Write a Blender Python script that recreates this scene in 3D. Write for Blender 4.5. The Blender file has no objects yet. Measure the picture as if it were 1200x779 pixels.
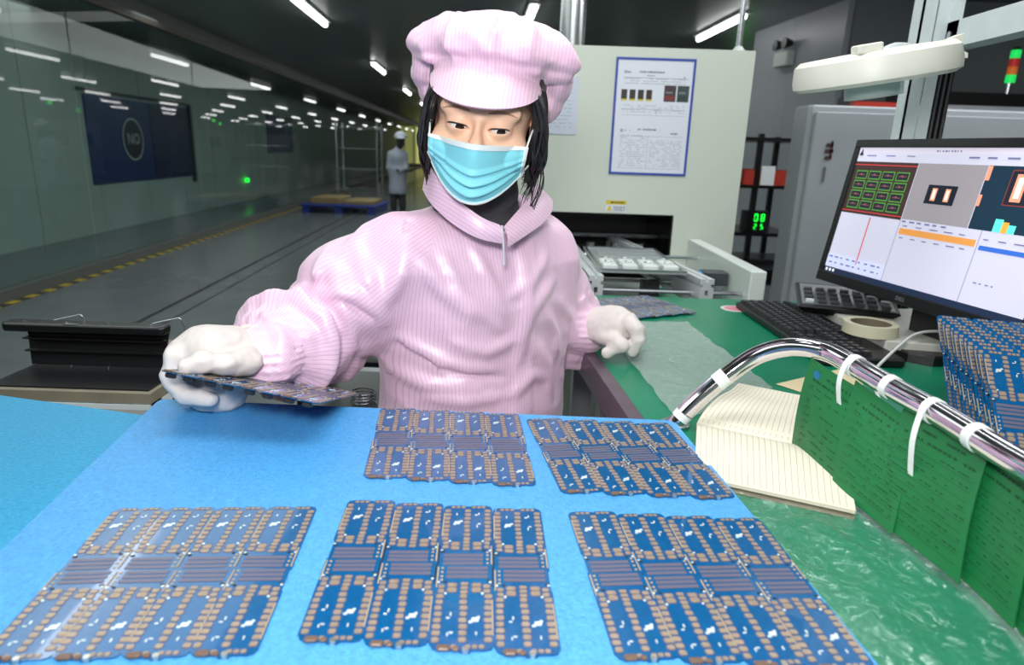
import bpy, math, random
import numpy as np
from mathutils import Vector, Matrix
random.seed(7); np.random.seed(7)
PI = math.pi
sc = bpy.context.scene
COL = sc.collection

# ------------------------------------------------------------------ camera
CAM_H = 1.12; FPX = 770.0; ROLL = 0.033; PITCH = math.atan2(213, FPX)
_f = np.array([0, math.cos(PITCH), -math.sin(PITCH)]); _r0 = np.array([1.0, 0, 0]); _u0 = np.cross(_r0, _f)
_r = _r0*math.cos(ROLL) + _u0*math.sin(ROLL); _u = -_r0*math.sin(ROLL) + _u0*math.cos(ROLL)
_C = np.array([0, 0, CAM_H])
cam_d = bpy.data.cameras.new('camera'); cam = bpy.data.objects.new('camera', cam_d); COL.objects.link(cam)
cam_d.sensor_width = 36.0; cam_d.lens = FPX/1200*36.0; cam_d.clip_start = 0.02; cam_d.clip_end = 200
cam.matrix_world = Matrix(((_r[0], _u[0], -_f[0], 0), (_r[1], _u[1], -_f[1], 0), (_r[2], _u[2], -_f[2], CAM_H), (0, 0, 0, 1)))
cam_d.dof.use_dof = True; cam_d.dof.focus_distance = 0.93; cam_d.dof.aperture_fstop = 5.6
sc.camera = cam

# ------------------------------------------------------------------ world, lights, exposure
w = bpy.data.worlds.new('world'); sc.world = w; w.use_nodes = True
w.node_tree.nodes['Background'].inputs[0].default_value = (0.75, 0.85, 0.9, 1)
w.node_tree.nodes['Background'].inputs[1].default_value = 0.03
sc.view_settings.view_transform = 'Standard'; sc.view_settings.look = 'None'
sc.view_settings.gamma = 1.0; sc.view_settings.use_curve_mapping = False
sc.view_settings.exposure = 0.0

def area(name, loc, target, size, power, color=(1, 1, 1), sy=None):
    l = bpy.data.lights.new(name, 'AREA'); o = bpy.data.objects.new(name, l); COL.objects.link(o)
    l.energy = power; l.color = color; l.shape = 'RECTANGLE'; l.size = size; l.size_y = sy or size
    o.location = loc
    o.rotation_euler = (Vector(target)-Vector(loc)).to_track_quat('-Z', 'Y').to_euler()
    return o
area('bench_light', (0.10, 0.70, 2.32), (0.05, 1.0, 0.9), 1.3, 18, (0.98, 1.0, 1.0), 0.6)
area('bench_light_far', (0.5, 1.55, 2.32), (0.4, 2.3, 1.0), 1.3, 13, (0.97, 1.0, 1.0), 0.5)
area('camera_flash', (-0.06, -0.02, 1.31), (0.0, 1.1, 1.04), 0.16, 9.0, (1.0, 0.99, 0.98), 0.12)
area('fill_behind', (0.4, -1.4, 2.30), (0.4, -1.4, 0), 2.4, 26, (0.95, 1.0, 1.0), 1.6)  # unseen fill added behind the camera, brightens what the chrome reflects
area('fill_right', (2.2, 2.6, 2.30), (2.3, 3.0, 0), 1.6, 34, (0.95, 0.98, 1.0), 1.2)  # added fill that brightens the grey partition and cabinet
area('fill_hall', (-1.9, 9.0, 2.30), (-1.9, 9.0, 0), 1.6, 120, (0.90, 1.0, 0.97), 15.0)  # area light added beneath the tube rows to raise the hall's ambient
area('fill_glass_room', (-4.05, 7.0, 2.30), (-4.2, 7.0, 0), 0.5, 17, (0.93, 1.0, 0.98), 12.0)  # added fill, lightens the room behind the glass
area('fill_left', (-2.2, 0.8, 2.30), (-2.2, 0.8, 0), 1.2, 22, (0.93, 1.0, 0.98), 3.0)  # another added ceiling fill, raises ambient light on the left

# ------------------------------------------------------------------ helpers: points seen in the photograph -> real points
def ray(x, y): return _f + _r*(x-600)/FPX + _u*(389.5-y)/FPX
def PZ(x, y, z): d = ray(x, y); return Vector(_C + d*(z-CAM_H)/d[2])
def PY(x, y, Y): d = ray(x, y); return Vector(_C + d*Y/d[1])
HA = 0.0598   # the hall runs at this angle
HM = Matrix.Rotation(HA, 4, 'Z')
def hall(x, y, z=0): return HM @ Vector((x, y, z))
def PHX(x, y, hx):      # point on plane hall-x = hx
    d = HM.inverted() @ Vector(ray(x, y)); t = hx/d.x
    return Vector(_C) + Vector(ray(x, y))*t

# ------------------------------------------------------------------ materials
MATS = {}
def lin(c): return tuple((v/255/12.92 if v <= 10 else ((v/255+0.055)/1.055)**2.4) for v in c)
def mat(name, rgb=(200, 200, 200), rough=0.5, metal=0.0, emit=0.0, spec=0.5, coat=0.0, sheen=0.0, noise=None, bump=None, var=0.0, alpha=1.0, trans=0.0, linear=False):
    if name in MATS: return MATS[name]
    m = bpy.data.materials.new(name); m.use_nodes = True; nt = m.node_tree; b = nt.nodes['Principled BSDF']
    c = rgb if linear else lin(rgb); c = tuple(c)+(1,)
    b.inputs['Base Color'].default_value = c; b.inputs['Roughness'].default_value = rough; b.inputs['Metallic'].default_value = metal
    b.inputs['Specular IOR Level'].default_value = spec; b.inputs['Coat Weight'].default_value = coat
    b.inputs['Sheen Weight'].default_value = sheen; b.inputs['Alpha'].default_value = alpha
    b.inputs['Transmission Weight'].default_value = trans
    if emit:
        b.inputs['Emission Color'].default_value = c; b.inputs['Emission Strength'].default_value = emit
    if noise or bump:
        tc = nt.nodes.new('ShaderNodeTexCoord')
        if noise:
            n = nt.nodes.new('ShaderNodeTexNoise'); n.inputs['Scale'].default_value = noise; n.inputs['Detail'].default_value = 5
            nt.links.new(tc.outputs['Object'], n.inputs['Vector'])
            r = nt.nodes.new('ShaderNodeMapRange'); r.inputs[1].default_value = 0.3; r.inputs[2].default_value = 0.7
            r.inputs[3].default_value = 1-var; r.inputs[4].default_value = 1+var
            nt.links.new(n.outputs['Fac'], r.inputs[0])
            mx = nt.nodes.new('ShaderNodeVectorMath'); mx.operation = 'SCALE'; mx.inputs[0].default_value = c[:3]
            nt.links.new(r.outputs[0], mx.inputs['Scale']); nt.links.new(mx.outputs[0], b.inputs['Base Color'])
        if bump:
            n2 = nt.nodes.new('ShaderNodeTexNoise'); n2.inputs['Scale'].default_value = bump[0]; n2.inputs['Detail'].default_value = 4
            nt.links.new(tc.outputs['Object'], n2.inputs['Vector'])
            bp = nt.nodes.new('ShaderNodeBump'); bp.inputs['Strength'].default_value = bump[1]; bp.inputs['Distance'].default_value = bump[2]
            nt.links.new(n2.outputs['Fac'], bp.inputs['Height']); nt.links.new(bp.outputs[0], b.inputs['Normal'])
    MATS[name] = m; return m

def glass_mat(name, tint, ior=1.5, rough=0.0, bump=None, cloud=0.0):
    m = bpy.data.materials.new(name); m.use_nodes = True; nt = m.node_tree; nt.nodes.clear()
    o = nt.nodes.new('ShaderNodeOutputMaterial'); mx = nt.nodes.new('ShaderNodeMixShader')
    t = nt.nodes.new('ShaderNodeBsdfTransparent'); t.inputs[0].default_value = tuple(tint)+(1,)
    g = nt.nodes.new('ShaderNodeBsdfGlossy'); g.inputs['Roughness'].default_value = rough
    f = nt.nodes.new('ShaderNodeFresnel'); f.inputs[0].default_value = ior
    ge = nt.nodes.new('ShaderNodeNewGeometry'); sb = nt.nodes.new('ShaderNodeMath'); sb.operation = 'SUBTRACT'; sb.inputs[0].default_value = 1
    mm = nt.nodes.new('ShaderNodeMath'); mm.operation = 'MULTIPLY'; nt.links.new(ge.outputs['Backfacing'], sb.inputs[1]); nt.links.new(sb.outputs[0], mm.inputs[1]); nt.links.new(f.outputs[0], mm.inputs[0])
    nt.links.new(mm.outputs[0], mx.inputs[0]); nt.links.new(t.outputs[0], mx.inputs[1]); nt.links.new(g.outputs[0], mx.inputs[2])
    last = mx
    if bump:
        tc = nt.nodes.new('ShaderNodeTexCoord')
        n2 = nt.nodes.new('ShaderNodeTexNoise'); n2.inputs['Scale'].default_value = bump[0]; n2.inputs['Detail'].default_value = 3; n2.inputs['Distortion'].default_value = 1.2
        nt.links.new(tc.outputs['Object'], n2.inputs['Vector'])
        bp = nt.nodes.new('ShaderNodeBump'); bp.inputs['Strength'].default_value = bump[1]; bp.inputs['Distance'].default_value = bump[2]
        nt.links.new(n2.outputs['Fac'], bp.inputs['Height']); nt.links.new(bp.outputs[0], g.inputs['Normal']); nt.links.new(bp.outputs[0], f.inputs['Normal'])
    if cloud:
        d = nt.nodes.new('ShaderNodeBsdfDiffuse'); d.inputs[0].default_value = (0.75, 0.82, 0.8, 1)
        m2 = nt.nodes.new('ShaderNodeMixShader'); m2.inputs[0].default_value = cloud
        nt.links.new(mx.outputs[0], m2.inputs[1]); nt.links.new(d.outputs[0], m2.inputs[2]); last = m2
    nt.links.new(last.outputs[0], o.inputs['Surface']); MATS[name] = m; return m

# ------------------------------------------------------------------ mesh builder
class MB:
    def __init__(s): s.v = []; s.f = []; s.m = []
    def add(s, vs, fs, mi=0):
        b = len(s.v); s.v += [tuple(v) for v in vs]; s.f += [tuple(i+b for i in f) for f in fs]; s.m += [mi]*len(fs); return s
    def box(s, c, d, rot=None, mi=0):
        hx, hy, hz = d[0]/2, d[1]/2, d[2]/2; R = rot if rot is not None else Matrix.Identity(3); c = Vector(c)
        vs = [c + R @ Vector((sx*hx, sy*hy, sz*hz)) for sz in (-1, 1) for sy in (-1, 1) for sx in (-1, 1)]
        return s.add(vs, [(0, 2, 3, 1), (4, 5, 7, 6), (0, 1, 5, 4), (2, 6, 7, 3), (0, 4, 6, 2), (1, 3, 7, 5)], mi)
    def b2(s, p0, p1, mi=0):
        c = [(a+b)/2 for a, b in zip(p0, p1)]; d = [abs(b-a) for a, b in zip(p0, p1)]; return s.box(c, d, mi=mi)
    def rbox(s, c, d, bev, rot=None, mi=0):   # box with chamfered vertical corners and top edge
        hx, hy, hz = d[0]/2, d[1]/2, d[2]/2
        def ring(e, z):
            x, y = hx-e, hy-e; q = bev
            return [(x, -y+q, z), (x, y-q, z), (x-q, y, z), (-x+q, y, z), (-x, y-q, z), (-x, -y+q, z), (-x+q, -y, z), (x-q, -y, z)]
        rings = [ring(bev*.5, -hz), ring(0, -hz+bev*.5), ring(0, hz-bev*.5), ring(bev*.5, hz)]
        R = rot if rot is not None else Matrix.Identity(3); c = Vector(c)
        vs = [c + R @ Vector(p) for r in rings for p in r]; fs = []
        for k in range(3):
            for i in range(8): fs.append((k*8+i, k*8+(i+1) % 8, (k+1)*8+(i+1) % 8, (k+1)*8+i))
        fs.append(tuple(range(7, -1, -1))); fs.append(tuple(range(24, 32)))
        return s.add(vs, fs, mi)
    def tube(s, pts, r, n=12, caps=True, mi=0, flat=1.0, up=None):
        pts = [Vector(p) for p in pts]; N = len(pts); rs = r if isinstance(r, (list, tuple)) else [r]*N
        vs = []; prev = None
        for i, p in enumerate(pts):
            t = (pts[min(i+1, N-1)]-pts[max(i-1, 0)]).normalized()
            if prev is None:
                a = Vector(up) if up is not None else (Vector((0, 0, 1)) if abs(t.z) < 0.9 else Vector((1, 0, 0)))
                x = (a - t*a.dot(t)).normalized()
            else: x = (prev - t*prev.dot(t)).normalized()
            prev = x; y = t.cross(x)
            for k in range(n):
                a = 2*PI*k/n; vs.append(p + x*math.cos(a)*rs[i]*flat + y*math.sin(a)*rs[i])
        fs = [(i*n+k, i*n+(k+1) % n, (i+1)*n+(k+1) % n, (i+1)*n+k) for i in range(N-1) for k in range(n)]
        if caps: fs += [tuple(range(n-1, -1, -1)), tuple((N-1)*n+k for k in range(n))]
        return s.add(vs, fs, mi)
    def cyl(s, p0, p1, r, n=16, mi=0): return s.tube([p0, p1], r, n, True, mi)
    def lathe(s, prof, n=32, M=None, mi=0, close=False):
        M = M or Matrix.Identity(4); vs = []
        for (r, z) in prof:
            for k in range(n): a = 2*PI*k/n; vs.append(M @ Vector((r*math.cos(a), r*math.sin(a), z)))
        P = len(prof); rng = range(P if close else P-1)
        fs = [(i*n+k, i*n+(k+1) % n, ((i+1) % P)*n+(k+1) % n, ((i+1) % P)*n+k) for i in rng for k in range(n)]
        if not close: fs += [tuple(range(n-1, -1, -1)), tuple((P-1)*n+k for k in range(n))]
        return s.add(vs, fs, mi)
    def prism(s, poly, z0, z1, M=None, mi=0):
        M = M or Matrix.Identity(4); n = len(poly)
        vs = [M @ Vector((x, y, z0)) for x, y in poly] + [M @ Vector((x, y, z1)) for x, y in poly]
        fs = [tuple(range(n-1, -1, -1)), tuple(range(n, 2*n))] + [(i, (i+1) % n, n+(i+1) % n, n+i) for i in range(n)]
        return s.add(vs, fs, mi)
    def grid(s, fn, nu, nv, thick=0.0, mi=0):
        P = [[Vector(fn(i/(nu-1), j/(nv-1))) for i in range(nu)] for j in range(nv)]
        vs = [p for row in P for p in row]; fs = [(j*nu+i, j*nu+i+1, (j+1)*nu+i+1, (j+1)*nu+i) for j in range(nv-1) for i in range(nu-1)]
        if thick:
            N = []
            for j in range(nv):
                for i in range(nu):
                    a = P[j][min(i+1, nu-1)]-P[j][max(i-1, 0)]; b = P[min(j+1, nv-1)][i]-P[max(j-1, 0)][i]
                    q = a.cross(b); N.append(q.normalized() if q.length > 1e-12 else Vector((0, 0, 1)))
            M = len(vs); vs = vs + [v - n*thick for v, n in zip(vs, N)]
            fs2 = [tuple(M+i for i in reversed(f)) for f in fs]
            bd = [i for i in range(nu)] + [j*nu+nu-1 for j in range(1, nv)] + [(nv-1)*nu+i for i in range(nu-2, -1, -1)] + [j*nu for j in range(nv-2, 0, -1)]
            side = [(bd[k], M+bd[k], M+bd[(k+1) % len(bd)], bd[(k+1) % len(bd)]) for k in range(len(bd))]
            fs = fs + fs2 + side
        return s.add(vs, fs, mi)

WM = {}   # world matrices of the empties
def link(name, me, mats, parent=None, loc=None):
    o = bpy.data.objects.new(name, me); COL.objects.link(o)
    if parent is not None: o.parent = parent
    return o
def mesh(name, mb, mats, smooth=False, M=None):
    vs = mb.v if M is None else [tuple(M @ Vector(v)) for v in mb.v]
    me = bpy.data.meshes.new(name); me.from_pydata(vs, [], mb.f)
    for m in (mats if isinstance(mats, (list, tuple)) else [mats]): me.materials.append(m)
    if any(mb.m): me.polygons.foreach_set('material_index', mb.m)
    if smooth: me.polygons.foreach_set('use_smooth', [True]*len(me.polygons))
    me.update(); return me
def root_of(o):
    while o.parent is not None: o = o.parent
    return o
def part(name, mb, mats, parent=None, smooth=False, bevel=0, label=None, kind=None, local=False, sharp=None):
    """mesh given in world space (local=False) or in its thing's own space"""
    M = None
    if parent is not None and not local: M = WM[root_of(parent).name].inverted()
    me = mesh(name, mb, mats, smooth, M)
    o = link(name, me, mats, parent)
    if parent is None: WM[o.name] = Matrix.Identity(4)
    if smooth and sharp is not False:
        try: me.set_sharp_from_angle(angle=math.radians(sharp or 40))
        except Exception: pass
    if bevel:
        b = o.modifiers.new('bevel', 'BEVEL'); b.width = bevel; b.segments = 2; b.limit_method = 'ANGLE'
    if label: o['label'] = label
    if kind: o['kind'] = kind
    return o
def tag(o, label, cat, group=None):
    o['label'] = label; o['category'] = cat
    if group: o['group'] = group
    return o
def thing(name, label, cat, loc=(0, 0, 0), rz=0, group=None, M=None):
    o = bpy.data.objects.new(name, None); COL.objects.link(o); o.empty_display_size = 0.05
    M = M if M is not None else Matrix.Translation(loc) @ Matrix.Rotation(rz, 4, 'Z')
    o.matrix_world = M; WM[o.name] = M.copy()
    return tag(o, label, cat, group)
def struct_empty(name):
    o = bpy.data.objects.new(name, None); COL.objects.link(o); WM[o.name] = Matrix.Identity(4); o['kind'] = 'structure'; return o
def solo(name, mb, mats, label, cat, group=None, origin=None, **k):
    """a thing that is one mesh; origin moved to its base centre"""
    a = np.array(mb.v); c = ((a[:, 0].min()+a[:, 0].max())/2, (a[:, 1].min()+a[:, 1].max())/2, a[:, 2].min())
    mb.v = [tuple(v) for v in (a-np.array(c))]
    o = part(name, mb, mats, None, **k); o.location = c; WM[o.name] = Matrix.Translation(c)
    return tag(o, label, cat, group)
def dup_tree(o, parent=None):
    c = o.copy(); COL.objects.link(c)
    if parent is not None: c.parent = parent; c.matrix_parent_inverse = o.matrix_parent_inverse.copy()
    for ch in list(o.children): dup_tree(ch, c)
    return c
def catmull(pts, n=8):
    pts = [Vector(p) for p in pts]; out = []
    for i in range(len(pts)-1):
        p0 = pts[max(i-1, 0)]; p1 = pts[i]; p2 = pts[i+1]; p3 = pts[min(i+2, len(pts)-1)]
        for k in range(n):
            t = k/n; out.append(0.5*((2*p1)+(p2-p0)*t+(2*p0-5*p1+4*p2-p3)*t*t+(3*p1-p0-3*p2+p3)*t**3))
    out.append(pts[-1]); return out
def text_mb(txt, size, M, depth=0.0004):
    c = bpy.data.curves.new('t', 'FONT'); c.body = txt; c.size = size; c.extrude = depth; c.align_x = 'CENTER'; c.align_y = 'CENTER'; c.resolution_u = 2
    o = bpy.data.objects.new('t', c); COL.objects.link(o); dg = bpy.context.evaluated_depsgraph_get()
    me = bpy.data.meshes.new_from_object(o.evaluated_get(dg)); mb = MB()
    mb.add([M @ v.co for v in me.vertices], [tuple(p.vertices) for p in me.polygons])
    bpy.data.objects.remove(o); return mb

# ------------------------------------------------------------------ implicit surfaces (numpy surface nets) for bodies and cloth
def sstep(a, b, x): t = np.clip((x-a)/(b-a), 0, 1); return t*t*(3-2*t)
def smin(a, b, k): h = np.clip(0.5+0.5*(b-a)/k, 0, 1); return b+(a-b)*h-k*h*(1-h)
def smax(a, b, k): return -smin(-a, -b, k)
def cone(p, a, b, ra, rb):
    a = np.array(a, float); b = np.array(b, float); ba = b-a; t = np.clip(((p-a)@ba)/(ba@ba), 0, 1)
    return np.linalg.norm(p-(a+t[..., None]*ba), axis=-1) - (ra+(rb-ra)*t)
def chain(p, pts, rs, k=0.01):
    d = None
    for i in range(len(pts)-1):
        e = cone(p, pts[i], pts[i+1], rs[i], rs[i+1]); d = e if d is None else smin(d, e, k)
    return d
def ell(p, c, r, R=None):
    q = p-np.array(c, float)
    if R is not None: q = q@np.array(R)
    r = np.array(r, float); k0 = np.linalg.norm(q/r, axis=-1); k1 = np.linalg.norm(q/(r*r), axis=-1)
    return k0*(k0-1)/np.maximum(k1, 1e-9)
_lat = np.random.rand(32, 32, 32)
def vnoise(p):
    i = np.floor(p).astype(int); f = p-i; f = f*f*(3-2*f); i &= 31; j = (i+1) & 31; r = 0
    for dx in (0, 1):
        X = j[..., 0] if dx else i[..., 0]; wx = f[..., 0] if dx else 1-f[..., 0]
        for dy in (0, 1):
            Yy = j[..., 1] if dy else i[..., 1]; wy = f[..., 1] if dy else 1-f[..., 1]
            for dz in (0, 1):
                Zz = j[..., 2] if dz else i[..., 2]; wz = f[..., 2] if dz else 1-f[..., 2]
                r = r + _lat[X, Yy, Zz]*wx*wy*wz
    return r
def ridged(p, s): return 1-np.abs(2*vnoise(p*s)-1)*1.0
def surface_nets(fn, lo, hi, h):
    lo = np.array(lo, float); hi = np.array(hi, float); n = np.ceil((hi-lo)/h).astype(int)+1
    ax = [lo[i]+h*np.arange(n[i]) for i in range(3)]
    D = np.empty(tuple(n), np.float32)
    step = 24
    for s in range(0, n[0], step):
        X, Yy, Zz = np.meshgrid(ax[0][s:s+step], ax[1], ax[2], indexing='ij'); D[s:s+step] = fn(np.stack([X, Yy, Zz], -1))
    S = D < 0
    cnt = np.zeros(tuple(n-1), int)
    for a in (0, 1):
        for b in (0, 1):
            for c in (0, 1): cnt += S[a:n[0]-1+a, b:n[1]-1+b, c:n[2]-1+c]
    act = (cnt > 0) & (cnt < 8); idx = -np.ones(tuple(n-1), int); I = np.argwhere(act); idx[act] = np.arange(len(I))
    acc = np.zeros((len(I), 3)); num = np.zeros(len(I))
    cs = [(0, 0, 0), (1, 0, 0), (0, 1, 0), (1, 1, 0), (0, 0, 1), (1, 0, 1), (0, 1, 1), (1, 1, 1)]
    vals = [D[I[:, 0]+c[0], I[:, 1]+c[1], I[:, 2]+c[2]] for c in cs]
    for i in range(8):
        for j in range(i+1, 8):
            if sum(abs(cs[i][k]-cs[j][k]) for k in range(3)) != 1: continue
            a, b = vals[i], vals[j]; m = (a < 0) != (b < 0); t = np.where(m, a/np.where(m, a-b, 1), 0)
            pt = np.array(cs[i])[None]+t[:, None]*(np.array(cs[j])-np.array(cs[i]))[None]; acc += pt*m[:, None]; num += m
    V = lo+h*(I+acc/num[:, None]); F = []
    for a in range(3):
        b, c = (a+1) % 3, (a+2) % 3
        sl0 = [slice(None)]*3; sl1 = [slice(None)]*3; sl0[a] = slice(0, n[a]-1); sl1[a] = slice(1, n[a])
        ch = S[tuple(sl0)] != S[tuple(sl1)]; E = np.argwhere(ch)
        E = E[(E[:, b] > 0) & (E[:, c] > 0) & (E[:, b] < n[b]-1) & (E[:, c] < n[c]-1)]
        q = []
        for (db, dc) in ((-1, -1), (0, -1), (0, 0), (-1, 0)):
            e = E.copy(); e[:, b] += db; e[:, c] += dc; q.append(idx[e[:, 0], e[:, 1], e[:, 2]])
        q = np.stack(q, 1); inside = S[E[:, 0], E[:, 1], E[:, 2]]
        q[~inside] = q[~inside][:, ::-1]; F.append(q)
    return V, np.concatenate(F)
def net_obj(name, V, F, mt, parent, attr=None, label=None, smooth_iter=2):
    M = WM[root_of(parent).name].inverted()
    Vn = V.copy()
    # light Laplacian smoothing
    E = np.concatenate([F[:, [0, 1]], F[:, [1, 2]], F[:, [2, 3]], F[:, [3, 0]]])
    for _ in range(smooth_iter):
        s = np.zeros_like(Vn); c = np.zeros(len(Vn)); np.add.at(s, E[:, 0], Vn[E[:, 1]]); np.add.at(s, E[:, 1], Vn[E[:, 0]]); np.add.at(c, E[:, 0], 1); np.add.at(c, E[:, 1], 1)
        Vn = 0.5*Vn+0.5*s/c[:, None]
    A = np.array(M)[:3]; W = Vn@A[:, :3].T+A[:, 3]
    me = bpy.data.meshes.new(name); me.vertices.add(len(W)); me.vertices.foreach_set('co', W.astype(np.float32).ravel())
    me.loops.add(F.size); me.loops.foreach_set('vertex_index', F.ravel().astype(np.int32)); me.polygons.add(len(F))
    me.polygons.foreach_set('loop_start', np.arange(0, F.size, 4, dtype=np.int32)); me.polygons.foreach_set('use_smooth', np.ones(len(F), bool))
    me.update(calc_edges=True); me.validate(); me.materials.append(mt)
    if attr is not None:
        for k, a in attr(V).items():
            at = me.attributes.new(k, 'FLOAT', 'POINT'); at.data.foreach_set('value', a.astype(np.float32))
    o = link(name, me, mt, parent)
    if label: o['label'] = label
    return o

# ================================================================== THE SETTING
CEIL = 2.38
m_floor = mat('epoxy_floor', (104, 110, 112), 0.22, noise=3, var=0.10, bump=(60, 0.05, 0.001))
m_dark = mat('ceiling_metal', (112, 120, 118), 0.35, noise=2, var=0.06)
m_wallpanel = mat('grey_green_panel', (172, 182, 178), 0.45, noise=4, var=0.04)
m_beam = mat('brown_grey_frame', (84, 76, 66), 0.5)
m_joint = mat('dark_joint', (35, 38, 38), 0.6)
part('floor', MB().add([hall(-5, -3), hall(12, -3), hall(12, 62), hall(-5, 62)], [(0, 1, 2, 3)]), m_floor, kind='structure')
part('ceiling', MB().add([hall(-5, -3, CEIL), hall(12, -3, CEIL), hall(12, 62, CEIL), hall(-5, 62, CEIL)], [(0, 3, 2, 1)]), m_dark, kind='structure')
GX = -3.27; BX = -4.55
# wall behind the glass, panel by panel
wb = struct_empty('wall_left')
R3 = HM.to_3x3()
for i in range(28):
    y = -2.4+1.2*i
    part('wall_panel', MB().box(hall(BX-.02, y+.6, CEIL/2), (.04, 1.188, CEIL), R3), m_wallpanel, wb)
for i in range(10):
    y = 31.2+3*i
    part('wall_panel', MB().box(hall(BX-.02, y+1.5, CEIL/2), (.04, 2.98, CEIL), R3), m_wallpanel, wb)
part('wall_back', MB().box(hall(3.5, 61, CEIL/2), (17, .1, CEIL), R3), m_wallpanel, kind='structure')
part('wall_front', MB().box(hall(3.5, -3, CEIL/2), (17, .1, CEIL), R3), m_wallpanel, kind='structure')
part('wall_right', MB().box(hall(12, 29, CEIL/2), (.1, 64, CEIL), R3), m_wallpanel, kind='structure')
# glass partition
m_pane = glass_mat('partition_glass', (0.86, 0.92, 0.905), 1.5)
gl = struct_empty('wall_glass')
for i in range(22):
    y0 = -1.2+2.35*i
    part('glass_pane', MB().box(hall(GX, y0+1.17, 1.14), (.006, 2.33, 2.12), R3), m_pane, gl)
part('top_rail', MB().box(hall(GX, 25, 2.225), (.07, 56, .05), R3), m_beam, gl)
part('bulkhead', MB().box(hall(GX-.02, 25, 2.315), (.05, 56, .13), R3), m_dark, gl)
part('kerb', MB().box(hall(GX, 25, .04), (.09, 56, .08), R3), mat('kerb_metal', (92, 96, 94), .4), gl)
m_haz_y = mat('hazard_yellow', (190, 165, 40), .5)
hz = MB(); hb = MB()
for i in range(330):
    y = .5+.1*i
    (hz if i % 2 else hb).box(hall(GX+.085, y, .002), (.06, .1, .002), R3)
part('hazard_tape', hz, m_haz_y, gl, kind='stuff'); part('hazard_tape', hb, m_joint, gl, kind='stuff')
jt = MB(); jt.box(hall(-2.12, 20, .0015), (.03, 44, .002), R3); jt.box(hall(-1.95, 20, .0015), (.012, 44, .002), R3)
part('trim_1', jt, m_joint, kind='structure')
# lit window at the far end of the hall
wn = struct_empty('window_1')
part('window_pane', MB().b2((0, 0, 0), (.01, .01, .01)), m_joint, wn)
bpy.data.objects.remove(wn.children[0])
c = PY(485, 165, 40); 
part('pane', MB().box((c.x, 40, 1.25), (1.5, .05, 2.1)), mat('window_glow', (205, 200, 120), emit=.9), wn)
for k in range(3): part('mullion', MB().box((c.x-.55+.55*k, 39.95, 1.25), (.05, .06, 2.1)), m_joint, wn)

# poster behind the glass
m_navy = mat('poster_navy', (32, 52, 108), .35); m_navy2 = mat('poster_navy_dark', (30, 38, 80), .35); m_white = mat('white_print', (205, 210, 210), .4)
yA = (HM.inverted() @ PHX(103, 160, BX+.01)).y; yB = (HM.inverted() @ PHX(222, 165, BX+.01)).y
zT = PHX(100, 110, BX+.01).z; zB = PHX(104, 217, BX+.01).z
po = thing('wall_poster', 'large navy blue poster with a white ring emblem on the wall behind the glass', 'poster', hall(BX+.02, (yA+yB)/2, zB))
part('sheet', MB().box(hall(BX+.012, (yA+yB)/2, (zT+zB)/2), (.02, yB-yA, zT-zB), R3), m_navy, po)
part('dark_field', MB().box(hall(BX+.024, yA+(yB-yA)*.77, (zT+zB)/2), (.003, (yB-yA)*.44, (zT-zB)*.96), R3), m_navy2, po)
RM = Matrix.Translation(hall(BX+.028, yA+(yB-yA)*.36, zB+(zT-zB)*.52)) @ HM @ Matrix.Rotation(PI/2, 4, 'Y')
rr = (zT-zB)*.26
part('ring', MB().lathe([(rr, 0), (rr, .004), (rr*.93, .004), (rr*.93, 0)], 48, RM, close=True), m_white, po)
part('disc', MB().lathe([(rr*.92, -.001), (rr*.92, .003)], 48, RM), mat('poster_dark', (38, 36, 52), .4), po)
TM = Matrix.Translation(hall(BX+.036, yA+(yB-yA)*.36, zB+(zT-zB)*.52)) @ HM @ Matrix.Rotation(PI/2, 4, 'Z') @ Matrix.Rotation(PI/2, 4, 'X')
part('lettering', text_mb('NO', rr*.75, TM), m_white, po)
part('frame', MB().box(hall(BX+.03, yB+.04, (zT+zB)/2-.03), (.05, .06, (zT-zB)*1.12), R3).box(hall(BX+.03, (yA+yB)/2-.03, zT+.05), (.03, yB-yA+.2, .03), R3), mat('grey_frame', (70, 78, 76), .5), po)
y2 = (HM.inverted() @ PHX(330, 180, BX+.01)).y
solo('wall_poster', MB().box(hall(BX+.012, y2, 1.3), (.02, 2.0, .8), R3), m_navy, 'small blue poster further down the wall behind the glass', 'poster')

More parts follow.
